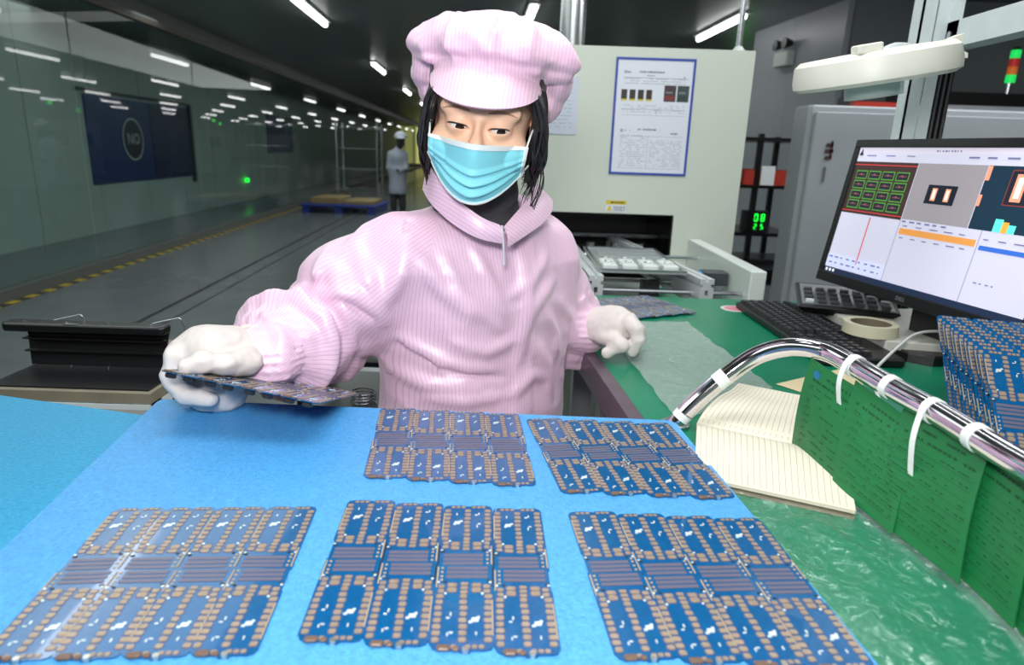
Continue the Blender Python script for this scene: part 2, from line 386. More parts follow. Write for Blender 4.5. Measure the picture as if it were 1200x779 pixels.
# ceiling lights, row after row
m_tube = mat('lamp_tube', (255, 255, 255), emit=7.0); m_house = mat('lamp_housing', (190, 195, 195), .5)
def ceil_light(label, hx, hy, ln=1.25, src=[None]):
    if src[0] is None:
        M = Matrix.Translation(hall(hx, hy, CEIL-.045)) @ HM
        o = thing('ceiling_light', label, 'light', M=M, group='tube lights in rows on the hall ceiling')
        part('housing', MB().b2((-.05, -ln/2-.02, .02), (.05, ln/2+.02, .045)), m_house, o, local=True)
        part('tube', MB().tube([(0, -ln/2, 0), (0, ln/2, 0)], .027, 10), m_tube, o, local=True)
        src[0] = o; return o
    o = dup_tree(src[0]); o.location = hall(hx, hy, CEIL-.045); o['label'] = label; return o
rows = [-1.62, .48, 2.35, 4.4, 6.4, 8.4]
for ri, hx in enumerate(rows):
    for k in range(-1, 11):
        hy = 7.0+4.55*k+(0 if ri == 0 else -.0)
        if ri in (1, 2) and k == 0: hy = 6.9
        rn = ('in the row nearest the glass wall', 'in the row over the worker', 'in the row over the pale machine', 'in the fourth row from the glass wall', 'in the fifth row from the glass wall', 'in the row farthest from the glass wall')[ri]
        on = ('first', 'second', 'third', 'fourth', 'fifth', 'sixth', 'seventh', 'eighth', 'ninth', 'tenth', 'eleventh', 'last')[k+1]
        lab = {(0, 0): 'bright tube light left of the cap, nearest one over the aisle beside the glass', (1, 0): 'white tube light just above the right side of the cap',
               (2, 0): 'tube light above the right corner of the pale machine'}.get((ri, k), '%s tube light %s' % (on, rn))
        ceil_light(lab, hx, hy)

# ================================================================== THINGS IN THE HALL
m_white_p = mat('white_paint', (212, 220, 214), .35, noise=5, var=.02)
m_grey = mat('grey_cabinet', (150, 156, 160), .3, noise=3, var=.03)
m_black = mat('black_plastic', (22, 22, 24), .35); m_blackm = mat('black_metal', (12, 12, 13), .3)
m_steel = mat('steel', (190, 194, 198), .25, 1.0); m_alu = mat('aluminium', (196, 204, 205), .35, .75, noise=30, var=.05)
m_red = mat('red_plastic', (160, 46, 34), .4); m_green_led = mat('green_led', (20, 255, 60), emit=3.0); m_redl = mat('red_lamp', (190, 40, 35), emit=.25); m_orl = mat('orange_lamp', (220, 110, 40), emit=.3)

# partition wall on the right, running back into the hall, with an emergency light
a = PZ(888, 38, CEIL); b = PZ(1000, -2, CEIL); d = (b-a).normalized(); nrm = Vector((-d.y, d.x, 0)); b = a+d*1.62
ang = math.atan2(d.y, d.x); RR = Matrix.Rotation(ang, 3, 'Z')
pw = struct_empty('wall_partition')
L = (b-a).length
for k in range(2):
    q = a+d*(L*(k+.5)/2); part('wall_panel', MB().box((q.x, q.y, CEIL/2), (L/2-.006, .05, CEIL), RR), mat('partition_grey', (168, 173, 178), .35), pw)
part('wall_panel', MB().box((b.x+.8, b.y+.0, CEIL/2), (1.55, .05, CEIL)), mat('partition_dark', (120, 128, 130), .35), pw)
def on_wall(x, y):
    dd = Vector(ray(x, y)); o = Vector(_C); nn = Vector((-d.y, d.x, 0)); p0 = a
    t = (p0-o).dot(nn)/dd.dot(nn); return o+dd*t
e = on_wall(926, 70); nn = Vector((d.y, -d.x, 0)); nn = nn if nn.dot(Vector(_C)-e) > 0 else -nn
em = thing('emergency_light', 'white twin-head emergency light high on the grey partition wall', 'light', e+nn*.03)
part('battery_box', MB().rbox(e+nn*.065, (.26, .08, .13), .012, RR), m_white_p, em)
for s in (-1, 1):
    hp = e+nn*.08+d*.085*s+Vector((0, 0, .13))
    part('lamp_head', MB().tube([hp+nn*.05, hp+nn*.02, hp-nn*.03], [.05, .045, .025], 14), m_black, em, smooth=True)

# black rack
def P35(x, y, Y=4.0): return PY(x, y, Y)
rx0 = P35(872, 160).x; rx1 = P35(950, 160).x; rt = P35(900, 157).z
rk = thing('shelf_rack', 'black metal shelf rack behind the pale machine with red trays on it', 'shelf', ((rx0+rx1)/2, 4.2, 0))
for X in (rx0+.1, rx1-.02):
    for Yy in (4.0, 4.45): part('post', MB().b2((X-.015, Yy-.015, 0), (X+.015, Yy+.015, rt)), m_blackm, rk)
rz = [rt-.02, P35(900, 217).z, P35(900, 273).z, P35(900, 330).z]
for z in rz: part('shelf', MB().b2((rx0, 3.98, z-.02), (rx1, 4.47, z)), m_blackm, rk)
tr = thing('storage_tray', 'red plastic tray on the middle shelf of the black rack', 'tray', ((rx0+rx1)/2, 4.2, rz[1]))
part('tray_body', MB().b2((rx0+.02, 3.99, rz[1]), (rx1-.02, 4.4, rz[1]+.008)).b2((rx0+.02, 3.99, rz[1]), (rx1-.02, 4.0, rz[1]+.085)).b2((rx0+.02, 4.39, rz[1]), (rx1-.02, 4.4, rz[1]+.085)).b2((rx0+.02, 3.99, rz[1]), (rx0+.03, 4.4, rz[1]+.085)).b2((rx1-.03, 3.99, rz[1]), (rx1-.02, 4.4, rz[1]+.085)), m_red, tr)
part('paper_tag', MB().b2((rx0+.12, 3.98, rz[1]+.0), (rx0+.2, 3.988, rz[1]+.11)), m_white, tr)
lp = P35(889, 258, 3.95); dz = rz[2]
ld = thing('display_clock', 'small black display with glowing green digits on the rack shelf', 'display', (lp.x, 4.03, dz))
part('case', MB().rbox((lp.x, 4.03, dz+.065), (.15, .06, .13), .008), m_black, ld)
sg = MB()
def seg7(mb, cx, cz, s, on, y):
    t = s*.16
    R = {'a': (0, s, s*.8, t), 'g': (0, 0, s*.8, t), 'd': (0, -s, s*.8, t), 'f': (-s*.45, s*.5, t, s*.8), 'b': (s*.45, s*.5, t, s*.8), 'e': (-s*.45, -s*.5, t, s*.8), 'c': (s*.45, -s*.5, t, s*.8)}
    for k in on: x, z, ww, hh = R[k]; mb.b2((cx+x-ww/2, y-.002, cz+z-hh/2), (cx+x+ww/2, y, cz+z+hh/2))
seg7(sg, lp.x+.0, dz+.09, .02, 'abcdef', 3.998); seg7(sg, lp.x+.04, dz+.09, .02, 'abcdefg', 3.998); seg7(sg, lp.x+.0, dz+.037, .014, 'abged', 3.998); seg7(sg, lp.x+.04, dz+.037, .014, 'afgcd', 3.998); seg7(sg, lp.x-.04, dz+.037, .014, 'bc', 3.998)
part('digits', sg, m_green_led, ld)
for (x, y, wd, hh, lb) in ((885, 305, .42, .12, 'black case lying on the rack bottom shelf'), (905, 290, .3, .1, 'black box on the rack behind the case')):
    q = P35(x, y, 3.9)
for i, (dx, ww, hh) in enumerate(((.05, .34, .13), (.42, .28, .09))):
    X = rx0+.02+dx
    o = thing('equipment_case', ('wide black equipment case at left of the rack low shelf', 'smaller black case at right of the rack low shelf')[i], 'case', (X+ww/2, 4.2, rz[3]))
    part('case_body', MB().rbox((X+ww/2, 4.2, rz[3]+hh/2), (ww, .3, hh), .01), m_black, o)
    part('handle', MB().tube(catmull([(X+ww*.3, 4.05, rz[3]+hh*.6), (X+ww*.35, 4.01, rz[3]+hh*.6), (X+ww*.65, 4.01, rz[3]+hh*.6), (X+ww*.7, 4.05, rz[3]+hh*.6)], 4), .008, 6), m_steel, o)
# dark cart under the rack front
q = P35(890, 352, 3.2)
ct = thing('floor_cart', 'low dark cart on the floor between the conveyor and the grey cabinet', 'cart', (q.x+.1, 3.2, 0))
part('deck', MB().rbox((q.x+.12, 3.2, .32), (.5, .4, .04), .01), m_blackm, ct)
for sx in (-.2, .2):
    for sy in (-.15, .15): part('caster_leg', MB().cyl((q.x+.12+sx, 3.2+sy, .0), (q.x+.12+sx, 3.2+sy, .31), .015, 8), m_blackm, ct)

# tall grey cabinet
c0 = PY(952, 122, 3.0); c1 = PY(1046, 114, 3.0)
cb = thing('machine_cabinet', 'tall light grey machine cabinet between the rack and the monitor', 'cabinet', (c0.x+.55, 3.1, 0))
H1 = c0.z
part('cabinet_body', MB().rbox((c0.x+.55, 3.105, H1/2+.03), (1.1, .17, H1-.06), .015), m_grey, cb)
part('door', MB().rbox((c0.x+.27, 3.005, H1/2+.05), (.5, .03, H1-.16), .006), m_grey, cb)
part('door', MB().rbox((c0.x+.81, 3.005, H1/2+.05), (.5, .03, H1-.16), .006), m_grey, cb)
for sx in (.05, 1.05): part('foot', MB().cyl((c0.x+sx, 3.1, 0), (c0.x+sx, 3.1, .03), .03, 10), m_black, cb)
lt = PY(969, 190, 2.99); LG = Matrix.Translation((lt.x, 2.988, lt.z)) @ Matrix.Rotation(-PI/2, 4, 'Y') @ Matrix.Rotation(PI/2, 4, 'X')
LG = Matrix.Translation((lt.x, 2.986, lt.z)) @ Matrix.Rotation(PI/2, 4, 'X') @ Matrix.Rotation(PI/2, 4, 'Z')
lm = MB()
for k, (dz_, ww) in enumerate(((.075, .03), (.05, .036), (.022, .03))): lm.b2((lt.x-ww/2, 2.984, lt.z+dz_-.009), (lt.x+ww/2, 2.987, lt.z+dz_+.004))
lm.b2((lt.x+.004, 2.984, lt.z+.02), (lt.x+.014, 2.987, lt.z+.09))
part('logo', lm, mat('logo_dark', (70, 40, 45), .5), cb)
part('logo_line', MB().b2((lt.x-.012, 2.984, lt.z-.085), (lt.x-.002, 2.987, lt.z-.02)), mat('logo_grey', (90, 95, 100), .5), cb)
rb = PY(1015, 105, 3.4)
solo('warning_strip', MB().box((rb.x-.10, 3.10, H1+.012), (.2, .05, .024)), m_red, 'dark red strip lying on top of the grey cabinet', 'strip')

# white machine with dark window and signal tower, far right
f0 = PY(1100, 122, 4.6); w0 = PY(1094, 146, 4.6); w1 = PY(1146, 167, 4.6)
wm = thing('white_machine', 'long white machine with a rounded dark window behind the monitor', 'machine', (f0.x+1.3, 5.0, 0))
part('machine_body', MB().rbox((f0.x+1.25, 5.1, f0.z/2), (3.2, 1.0, f0.z), .04), mat('machine_white', (196, 200, 206), .35), wm)
part('lid_seam', MB().b2((f0.x-.3, 4.594, w0.z+.09), (f0.x+2.8, 4.6, w0.z+.096)), m_joint, wm)
part('dark_top', MB().b2((f0.x-.3, 4.7, f0.z), (f0.x+2.8, 5.4, f0.z+.09)), m_black, wm)
wx0, wx1, wz0, wz1 = w0.x-.55, w1.x, w1.z-.15, w0.z; rd = .06
poly = []
for (cx, cz, a0) in ((wx1-rd, wz1-rd, 0), (wx0+rd, wz1-rd, 90), (wx0+rd, wz0+rd, 180), (wx1-rd, wz0+rd, 270)):
    for k in range(6): t = math.radians(a0+18*k); poly.append((cx+rd*math.cos(t), cz+rd*math.sin(t)))
part('window', MB().prism(poly, 0, .012, Matrix.Translation((0, 4.598, 0)) @ Matrix.Rotation(PI/2, 4, 'X')), mat('dark_window', (14, 22, 34), .08, coat=.5), wm)
def tower(px, py0, py1, Y, zb, label, segs):
    t0 = PY(px, py1, Y); t1 = PY(px+5, py0, Y)
    o = thing('signal_tower', label, 'signal light', (t0.x, Y, zb))
    part('pole', MB().cyl((t0.x, Y, zb), (t0.x, Y, t0.z), .012, 10), m_steel, o)
    h = (t1.z-t0.z)/len(segs)
    for k, m in enumerate(segs): part('lamp_segment', MB().cyl((t0.x, Y, t0.z+h*k), (t0.x, Y, t0.z+h*(k+.92)), .03, 16), m, o, smooth=True)
    part('cap', MB().tube([(t0.x, Y, t1.z), (t0.x, Y, t1.z+.015)], [.03, .02], 14), m_black, o)
m_greenl = mat('green_lamp', (20, 190, 80), emit=1.2)
tower(1183, 58, 97, 4.75, f0.z, 'three-colour signal tower, green orange and red, on the white machine', [m_greenl, m_orl, m_redl, m_greenl])
for i, (hx, hy) in enumerate(((3.4, 9), (4.6, 12.5), (3.3, 16.5), (5.2, 21), (3.2, 26), (4.8, 31), (3.0, 36))):
    p = hall(hx, hy)
    o = thing('signal_tower', 'signal tower with a glowing green segment on the %s machine down the hall' % ('nearest', 'second', 'third', 'fourth', 'fifth', 'sixth', 'farthest')[i], 'signal light', (p.x, p.y, 1.75), group='distant signal towers')
    part('pole', MB().cyl((p.x, p.y, 1.5), (p.x, p.y, 1.8), .012, 8), m_steel, o)
    part('lamp_segment', MB().cyl((p.x, p.y, 1.8), (p.x, p.y, 1.9), .05, 10), m_green_led, o)
    b_ = thing('production_machine', 'pale boxy production machine, %s of those down the hall' % ('nearest', 'second', 'third', 'fourth', 'fifth', 'sixth', 'farthest')[i], 'machine', (p.x, p.y, 0), group='distant production machines')
    part('machine_body', MB().rbox((p.x+.6, p.y, .75), (1.3, 2.2, 1.5), .04), m_white_p, b_)
    part('dark_window', MB().b2((p.x-.06, p.y-.8, .9), (p.x-.045, p.y+.5, 1.25)), m_black, b_)
# exit sign dot seen in the glass room
g = PHX(290, 211, BX+.05)
solo('exit_sign', MB().box(g, (.03, .12, .07), R3), m_green_led, 'small glowing green sign low on the wall behind the glass', 'sign')

# wire trolley on a blue pallet
q = PZ(384, 246, 0); q.x += .35
pl = thing('pallet', 'blue plastic pallet on the floor beside the glass wall', 'pallet', (q.x, q.y, 0))
m_blue = mat('blue_plastic', (38, 62, 150), .4)
for k in range(6): part('deck_board', MB().box((q.x, q.y-.55+.22*k, .13), (1.3, .18, .025)), m_blue, pl)
for k in (-1, 0, 1): part('runner', MB().box((q.x+.55*k, q.y, .06), (.12, 1.2, .12)), m_blue, pl)
m_card = mat('cardboard', (150, 130, 90), .7)
solo('flat_carton', MB().rbox((q.x-.28, q.y, .195), (.5, .8, .1), .01), m_card, 'flat brown carton at left on the blue pallet', 'box')
solo('flat_carton', MB().rbox((q.x+.3, q.y, .175), (.5, .8, .06), .01), m_card, 'thin brown carton at right on the blue pallet', 'box')
q = PZ(392, 241, 0); q.x += .25
wt = thing('wire_trolley', 'tall steel wire trolley standing behind the blue pallet', 'trolley', (q.x, q.y+1.1, 0))
for sx in (-.4, .4):
    for sy in (-.25, .25): part('post', MB().cyl((q.x+sx, q.y+1.1+sy, .05), (q.x+sx, q.y+1.1+sy, 1.55), .018, 8), m_steel, wt)
for z in (.25, .65, 1.05, 1.45): part('shelf', MB().b2((q.x-.4, q.y+.85, z), (q.x+.4, q.y+1.35, z+.02)), m_steel, wt)

# pale production machine behind the worker
MY = 2.5; ml = -.25; mr = .826; mt_ = 1.485; oz = .905; ox = .593
mc = thing('inspection_machine', 'large pale grey-green machine with a notice on it right behind the worker', 'machine', ((ml+mr)/2, MY+.5, 0))
mbm = MB()
mbm.b2((ml, MY, oz), (mr, MY+1.1, mt_)); mbm.b2((ox, MY, 0), (mr, MY+1.1, oz)); mbm.b2((ml, MY, 0), (ox, MY+1.1, .60)); mbm.b2((ml, MY+.5, .6), (ox, MY+1.1, oz)); mbm.b2((ml, MY, .6), (ml+.04, MY+.5, oz))
part('machine_body', mbm, mat('machine_paint', (205, 212, 200), .4, noise=3, var=.02), mc)
part('tunnel', MB().b2((ml+.04, MY+.48, .6), (ox, MY+.499, oz)).b2((ml+.04, MY+.02, oz-.006), (ox, MY+.49, oz-.001)).b2((ox-.006, MY+.006, .6), (ox-.001, MY+.49, oz-.006)).b2((ml+.04, MY+.02, .601), (ox-.006, MY+.48, .604)), m_blackm, mc)  # darkness inside the opening, put in as black liner sheets
part('tunnel_bar', MB().cyl((ml+.05, MY+.2, .80), (ox-.01, MY+.2, .80), .01, 8), m_steel, mc)
part('tunnel_bar', MB().cyl((ml+.05, MY+.3, .74), (ox-.01, MY+.3, .74), .014, 8), m_black, mc)
for k in range(5): part('roller', MB().cyl((.1+.1*k, MY+.12, .72), (.1+.1*k, MY+.12, .78), .018, 10), m_steel, mc)
# framed notice
m_bluef = mat('blue_frame', (45, 70, 165), .4); m_paper = mat('paper', (222, 226, 236), .3, coat=.2); m_ink = mat('ink', (120, 128, 140), .6); m_ink2 = mat('ink_dark', (45, 45, 50), .5)
def notice(c, ww, hh, roll_):
    return Matrix.Translation(c) @ Matrix.Rotation(PI/2, 4, 'X') @ Matrix.Rotation(roll_, 4, 'Z')
NC = Vector(((.344+.622+.618+.33)/4, MY-.001, (1.452+1.45+1.047+1.05)/4)); nw, nh = .283, .402
NM = notice(NC, nw, nh, 0.0)
def fl(mb, M, x0, y0, x1, y1, z=.002, t=.0006, mi=0):
    vs = [M @ Vector(v) for v in ((x0, y0, z), (x1, y0, z), (x1, y1, z), (x0, y1, z), (x0, y0, z+t), (x1, y0, z+t), (x1, y1, z+t), (x0, y1, z+t))]
    mb.add(vs, [(0, 3, 2, 1), (4, 5, 6, 7), (0, 1, 5, 4), (1, 2, 6, 5), (2, 3, 7, 6), (3, 0, 4, 7)], mi)
nt_ = thing('notice_board', 'white printed notice sheet in a blue frame on the pale machine', 'notice', NC-Vector((0, 0, nh/2)))
mb = MB(); fl(mb, NM, -nw/2, -nh/2, nw/2, nh/2, .0, .002); part('sheet', mb, m_paper, nt_)
mb = MB(); bw = .008
fl(mb, NM, -nw/2, -nh/2, -nw/2+bw, nh/2, .0, .004); fl(mb, NM, nw/2-bw, -nh/2, nw/2, nh/2, .0, .004); fl(mb, NM, -nw/2+bw, nh/2-bw, nw/2-bw, nh/2, .0, .004); fl(mb, NM, -nw/2+bw, -nh/2, nw/2-bw, -nh/2+bw, .0, .004)
part('frame', mb, m_bluef, nt_)
mb = MB(); R_ = random.Random(3)
def dashes(mb, M, x0, x1, y, h, dens=.7, ch=.006, z=.002):
    x = x0
    while x < x1:
        ww = ch*R_.uniform(.5, 2.2)
        if R_.random() < dens: fl(mb, M, x, y, min(x+ww, x1), y+h, z, .0003)
        x += ww+ch*.45
def U(u, v): return (-nw/2+nw*u, nh/2-nh*v)
for (u0, u1, v, h, dn) in [(.30, .62, .125, .006, .95), (.40, .5, .15, .003, .8), (.15, .2, .128, .005, .9), (.82, .9, .16, .004, .9)]+[(.12, .9, .175+.02*k, .0016, .7) for k in range(3)]+[(.12, .9, .40+.018*k, .0014, .55) for k in range(4)]+[(.33, .62, .61, .006, .95), (.17, .24, .618, .004, .9), (.76, .85, .64, .006, .9)]+[(.12, .45, .66+.02*k, .0016, .6) for k in range(14)]+[(.5, .92, .70+.017*k, .0014, .75) for k in range(14)]:
    x0, y = U(u0, v); x1, _ = U(u1, v); dashes(mb, NM, x0, x1, y, h, dn, .005)
for (u0, v0, u1, v1) in [(.10, .165, .92, .168), (.10, .43, .92, .433), (.55, .43, .553, .48), (.10, .48, .92, .482), (.10, .66, .92, .662), (.47, .66, .473, .94), (.10, .94, .92, .942)]:
    x0, y0 = U(u0, v1); x1, y1 = U(u1, v0); fl(mb, NM, x0, y0, x1, y1, .002, .0003)
part('printed_text', mb, m_ink, nt_)
for k in range(4):
    mb = MB(); x, y = U(.09+.105*k, .345); fl(mb, NM, x, y, x+.021, y+.032, .002, .0005); part('printed_photo', mb, mat('print_dark', (58, 48, 44), .4), nt_)
    mb = MB(); fl(mb, NM, x, y-.006, x+.021, y, .002, .0005); part('yellow_caption', mb, mat('print_yellow', (205, 190, 60), .4), nt_)
for k in range(2):
    mb = MB(); x, y = U(.63+.165*k, .36); fl(mb, NM, x, y, x+.042, y+.055, .002, .0005); part('printed_photo', mb, mat(('photo_red', 'photo_green')[k], ((70, 58, 62), (62, 78, 78))[k], .4), nt_)
    mb = MB(); fl(mb, NM, x+.004, y+.005, x+.036, y+.02, .0026, .0004); part('photo_detail', mb, mat(('photo_red2', 'photo_green2')[k], ((130, 50, 55), (52, 66, 60))[k], .4), nt_)
    mb = MB(); fl(mb, NM, x+.006, y+.028, x+.03, y+.034, .0026, .0004); part('photo_detail', mb, m_ink, nt_)
for v in (.12, .615):
    x, y = U(.1, v); mb = MB(); DM = NM @ Matrix.Translation((x+.008, y, .0022)) @ Matrix.Rotation(PI/4, 4, 'Z')
    mb.lathe([(.006, 0), (.006, .0004), (.003, .0004), (.003, 0)], 4, DM, close=True); part('emblem', mb, mat('emblem_blue', (60, 80, 130), .4), nt_)
# second pale sheet
SC = Vector((.13, MY-.001, 1.29)); SM = notice(SC, .2, .3, 0)
sn = thing('paper_holder', 'pale sheet in a clear holder beside the worker\'s cap on the machine', 'notice', SC-Vector((0, 0, .13)))
s1 = PY(679, 90, MY); s0 = PY(679, 158, MY); mb = MB(); fl(mb, SM, -.17, s0.z-SC.z, s1.x-SC.x, s1.z-SC.z, 0, .002); part('sheet', mb, mat('paper_dim', (200, 208, 222), .25), sn)
mb = MB()
for k in range(12): dashes(mb, SM, -.15, s1.x-SC.x-.02, s1.z-SC.z-.03-.013*k, .0016, .7, .005)
part('printed_text', mb, m_ink, sn)
# warning label
W0 = Vector((.373, MY-.001, .932)); WMx = notice(W0, .07, .04, 0)
wl = thing('warning_label', 'small yellow and white warning label above the machine opening', 'label', W0-Vector((0, 0, .02)))
mb = MB(); fl(mb, WMx, -.038, -.021, .038, .021, 0, .001); part('white_field', mb, m_paper, wl)
mb = MB(); fl(mb, WMx, -.038, .006, .038, .021, .001, .0005); part('yellow_field', mb, mat('label_yellow', (215, 190, 30), .4), wl)
mb = MB(); mb.prism([(-.034, -.017), (-.014, -.017), (-.024, .003)], .001, .0015, WMx); part('warning_triangle', mb, MATS['label_yellow'], wl)
mb = MB(); dashes(mb, WMx, -.02, .03, .011, .006, .95, .005, .0016)
for k in range(3): dashes(mb, WMx, -.008, .034, -.004-.006*k, .0025, .8, .004, .0016)
part('printed_text', mb, m_ink2, wl)
# duct and pole on top
dx = PY(671, 30, 2.9)
dp = []
for k in range(60): z = mt_+.003+k*.0152; dp += [(.048, z), (.053, z+.0076)]
solo('air_duct', MB().lathe([(r, z) for r, z in dp], 24, Matrix.Translation((dx.x, 2.9, 0))), mat('duct_foil', (200, 204, 204), .25, .9), 'ribbed silver foil air duct rising from the pale machine to the ceiling', 'duct', smooth=True, sharp=80)
px_ = PY(853, 40, 2.62)
po_ = thing('steel_pole', 'thin steel pole on the right corner of the pale machine', 'pole', (.80, 2.62, mt_))
part('tube', MB().cyl((.80, 2.62, mt_+.01), (.80, 2.62, CEIL-.0), .011, 12), m_steel, po_, smooth=True)
part('base_flange', MB().lathe([(.04, mt_), (.04, mt_+.008), (.02, mt_+.02), (.012, mt_+.03)], 16, Matrix.Translation((.80, 2.62, 0))), m_white_p, po_)

# ================================================================== CONVEYOR
cv = thing('board_conveyor', 'aluminium rail conveyor coming out of the pale machine behind the bench', 'conveyor', (.38, 2.1, 0))
def rail(x0, y0, x1, y1, zt):
    """T-slot profile with grooves, from the near end to the far end"""
    p = []; s = .02; g = .005; dp = .008
    prof = [(-s, -s), (-g, -s), (-g, -s+dp), (g, -s+dp), (g, -s), (s, -s), (s, -g), (s-dp, -g), (s-dp, g), (s, g), (s, s), (g, s), (g, s-dp), (-g, s-dp), (-g, s), (-s, s), (-s, g), (-s+dp, g), (-s+dp, -g), (-s, -g)]
    dv = Vector((x1-x0, y1-y0, 0)); L = dv.length; M = Matrix.Translation((x0, y0, zt-s)) @ Matrix.Rotation(math.atan2(dv.y, dv.x)-PI/2, 4, 'Z') @ Matrix.Rotation(-PI/2, 4, 'X')
    return MB().prism([(x, -y) for x, y in prof], 0, L, M)
m_rail = mat('rail_aluminium', (214, 218, 220), .35, .35)
for (x0, x1) in ((.228, .195), (.535, .40)):
    part('rail', rail(x0, 1.79, x1, 2.75, .795), m_rail, cv); part('rail', rail(x0, 1.79, x1, 2.75, .755), m_rail, cv)
for yy in (1.85, 2.0, 2.35): 
    part('shaft', MB().cyl((.2, yy, .745 if yy < 2.2 else .77), (.70, yy, .745 if yy < 2.2 else .77), .006, 8), m_steel, cv, smooth=True)
part('shaft', MB().cyl((.2, 1.83, .712), (.70, 1.83, .712), .008, 8), m_steel, cv, smooth=True)
part('belt_block', MB().b2((.37, 1.86, .68), (.42, 1.9, .77)), m_black, cv)
part('base_plate', MB().b2((.1, 1.80, .60), (.70, 2.48, .665)), m_white_p, cv)
for sx in (.14, .66):
    for sy in (1.86, 2.42): part('leg', MB().b2((sx-.02, sy-.02, 0), (sx+.02, sy+.02, .6)), m_alu, cv)
part('side_cover', MB().prism([(.655, 1.80), (.70, 1.80), (.70, 2.49), (.655, 2.49)], .665, .82), m_white_p, cv, bevel=.004)
part('side_cover', MB().b2((.09, 1.80, .665), (.2, 2.49, .765)), m_white_p, cv, bevel=.003, label='small white side cover with two screws')
part('cover_top', MB().b2((.085, 1.80, .766), (.2, 2.49, .790)), mat('sage_green', (130, 158, 142), .5), cv)
for sx in (.11, .185): part('screw', MB().cyl((sx, 1.797, .69), (sx, 1.80, .69), .005, 10), m_steel, cv)
part('green_base', MB().b2((.45, 1.82, .6655), (.65, 2.3, .669)), mat('mat_green', (25, 122, 88), .35), cv)
# carrier tray on the rails with small white parts
cr = thing('carrier_tray', 'grey carrier tray of small parts lying on the conveyor rails', 'tray', (.37, 2.05, .795))
part('plate', MB().b2((.24, 1.84, .796), (.49, 2.30, .802)), mat('tray_grey', (150, 156, 156), .35, .2), cr)
part('tray_rim', MB().b2((.24, 1.84, .802), (.49, 1.85, .807)).b2((.24, 2.29, .802), (.49, 2.30, .807)).b2((.24, 1.85, .802), (.25, 2.29, .807)).b2((.48, 1.85, .802), (.49, 2.29, .807)), m_steel, cr)
for i in range(4):
    for j in range(2): part('module', MB().rbox((.275+.058*i, 1.885+.07*j, .809), (.044, .050, .014), .004), m_white_p, cr); part('module_pin', MB().rbox((.275+.058*i, 1.915+.07*j, .811), (.02, .012, .018), .003), m_chip_d if False else m_steel, cr)
for j in range(3): part('module_row', MB().b2((.27, 2.05+.07*j, .802), (.46, 2.10+.07*j, .809)), m_alu, cr)
sen = thing('sensor_block', 'dark sensor block with a blue plug on the conveyor frame', 'sensor', (.6, 1.98, .74))
part('housing', MB().rbox((.61, 1.99, .765), (.075, .06, .04), .005), mat('slate', (55, 60, 66), .4), sen)
part('plug', MB().cyl((.56, 1.99, .77), (.58, 1.99, .77), .014, 10), mat('plug_blue', (60, 140, 200), .4), sen)
part('bracket', MB().b2((.58, 1.98, .664), (.64, 2.0, .745)), m_steel, sen)

# ================================================================== WORKBENCH
TZ = .76
e0 = PZ(640, 345, TZ); e1 = PZ(700, 415, TZ); e2 = PZ(757, 493, TZ)
m_mat = mat('bench_mat_green', (14, 122, 88), .28, noise=8, var=.08, bump=(25, .12, .002)); m_edge = mat('bench_edge', (98, 84, 96), .35, .3, noise=20, var=.12)
wbn = thing('workbench', 'long bench with a glossy green mat and a grey metal edge', 'workbench', (.6, 1.0, 0))
bl = [(e0.x, 1.70), (e1.x, e1.y), (e2.x, e2.y), (.205, .80), (.205, .25), (1.45, .25), (1.45, 1.70)]
part('mat', MB().prism(list(reversed(bl)), TZ-.003, TZ), m_mat, wbn)
part('tabletop', MB().prism([(x+(.004 if i < 4 else 0), y) for i, (x, y) in reversed(list(enumerate(bl)))], TZ-.035, TZ-.003), mat('bench_top', (120, 120, 118), .5), wbn)
ed = MB()
for (a_, b_) in (((e0.x, 1.70), (e1.x, e1.y)), ((e1.x, e1.y), (e2.x, e2.y))):
    dv = Vector((b_[0]-a_[0], b_[1]-a_[1], 0)); L = dv.length; an = math.atan2(dv.y, dv.x)
    ed.box(((a_[0]+b_[0])/2-.012, (a_[1]+b_[1])/2, TZ-.024), (L, .022, .05), Matrix.Rotation(an, 3, 'Z'))
part('edge_trim', ed, m_edge, wbn)
m_leg = mat('leg_grey', (150, 152, 155), .4, .3)
for (x, y) in ((.20, 1.22), (.19, 1.66), (.26, .35), (1.4, .35), (1.4, 1.6)): part('leg', MB().b2((x-.025, y-.025, 0), (x+.025, y+.025, TZ-.035)), m_leg, wbn)
part('apron', MB().b2((.26, 1.60, .35), (1.38, 1.62, TZ-.035)), m_leg, wbn)
part('side_panel', MB().b2((.29, .8, .3), (.3, 1.55, TZ-.04)), mat('side_grey', (118, 120, 118), .5), wbn)
# packing table under the foam
pt = thing('packing_table', 'low plywood packing table hidden under the blue foam sheets', 'table', (-.3, .5, 0))
part('tabletop', MB().b2((-.95, .2, .735), (.203, .845, .757)), mat('ply', (105, 106, 102), .6), pt)
for (x, y) in ((-.9, .25), (-.9, .8), (.15, .25), (.15, .8)): part('leg', MB().b2((x-.02, y-.02, 0), (x+.02, y+.02, .735)), m_leg, pt)

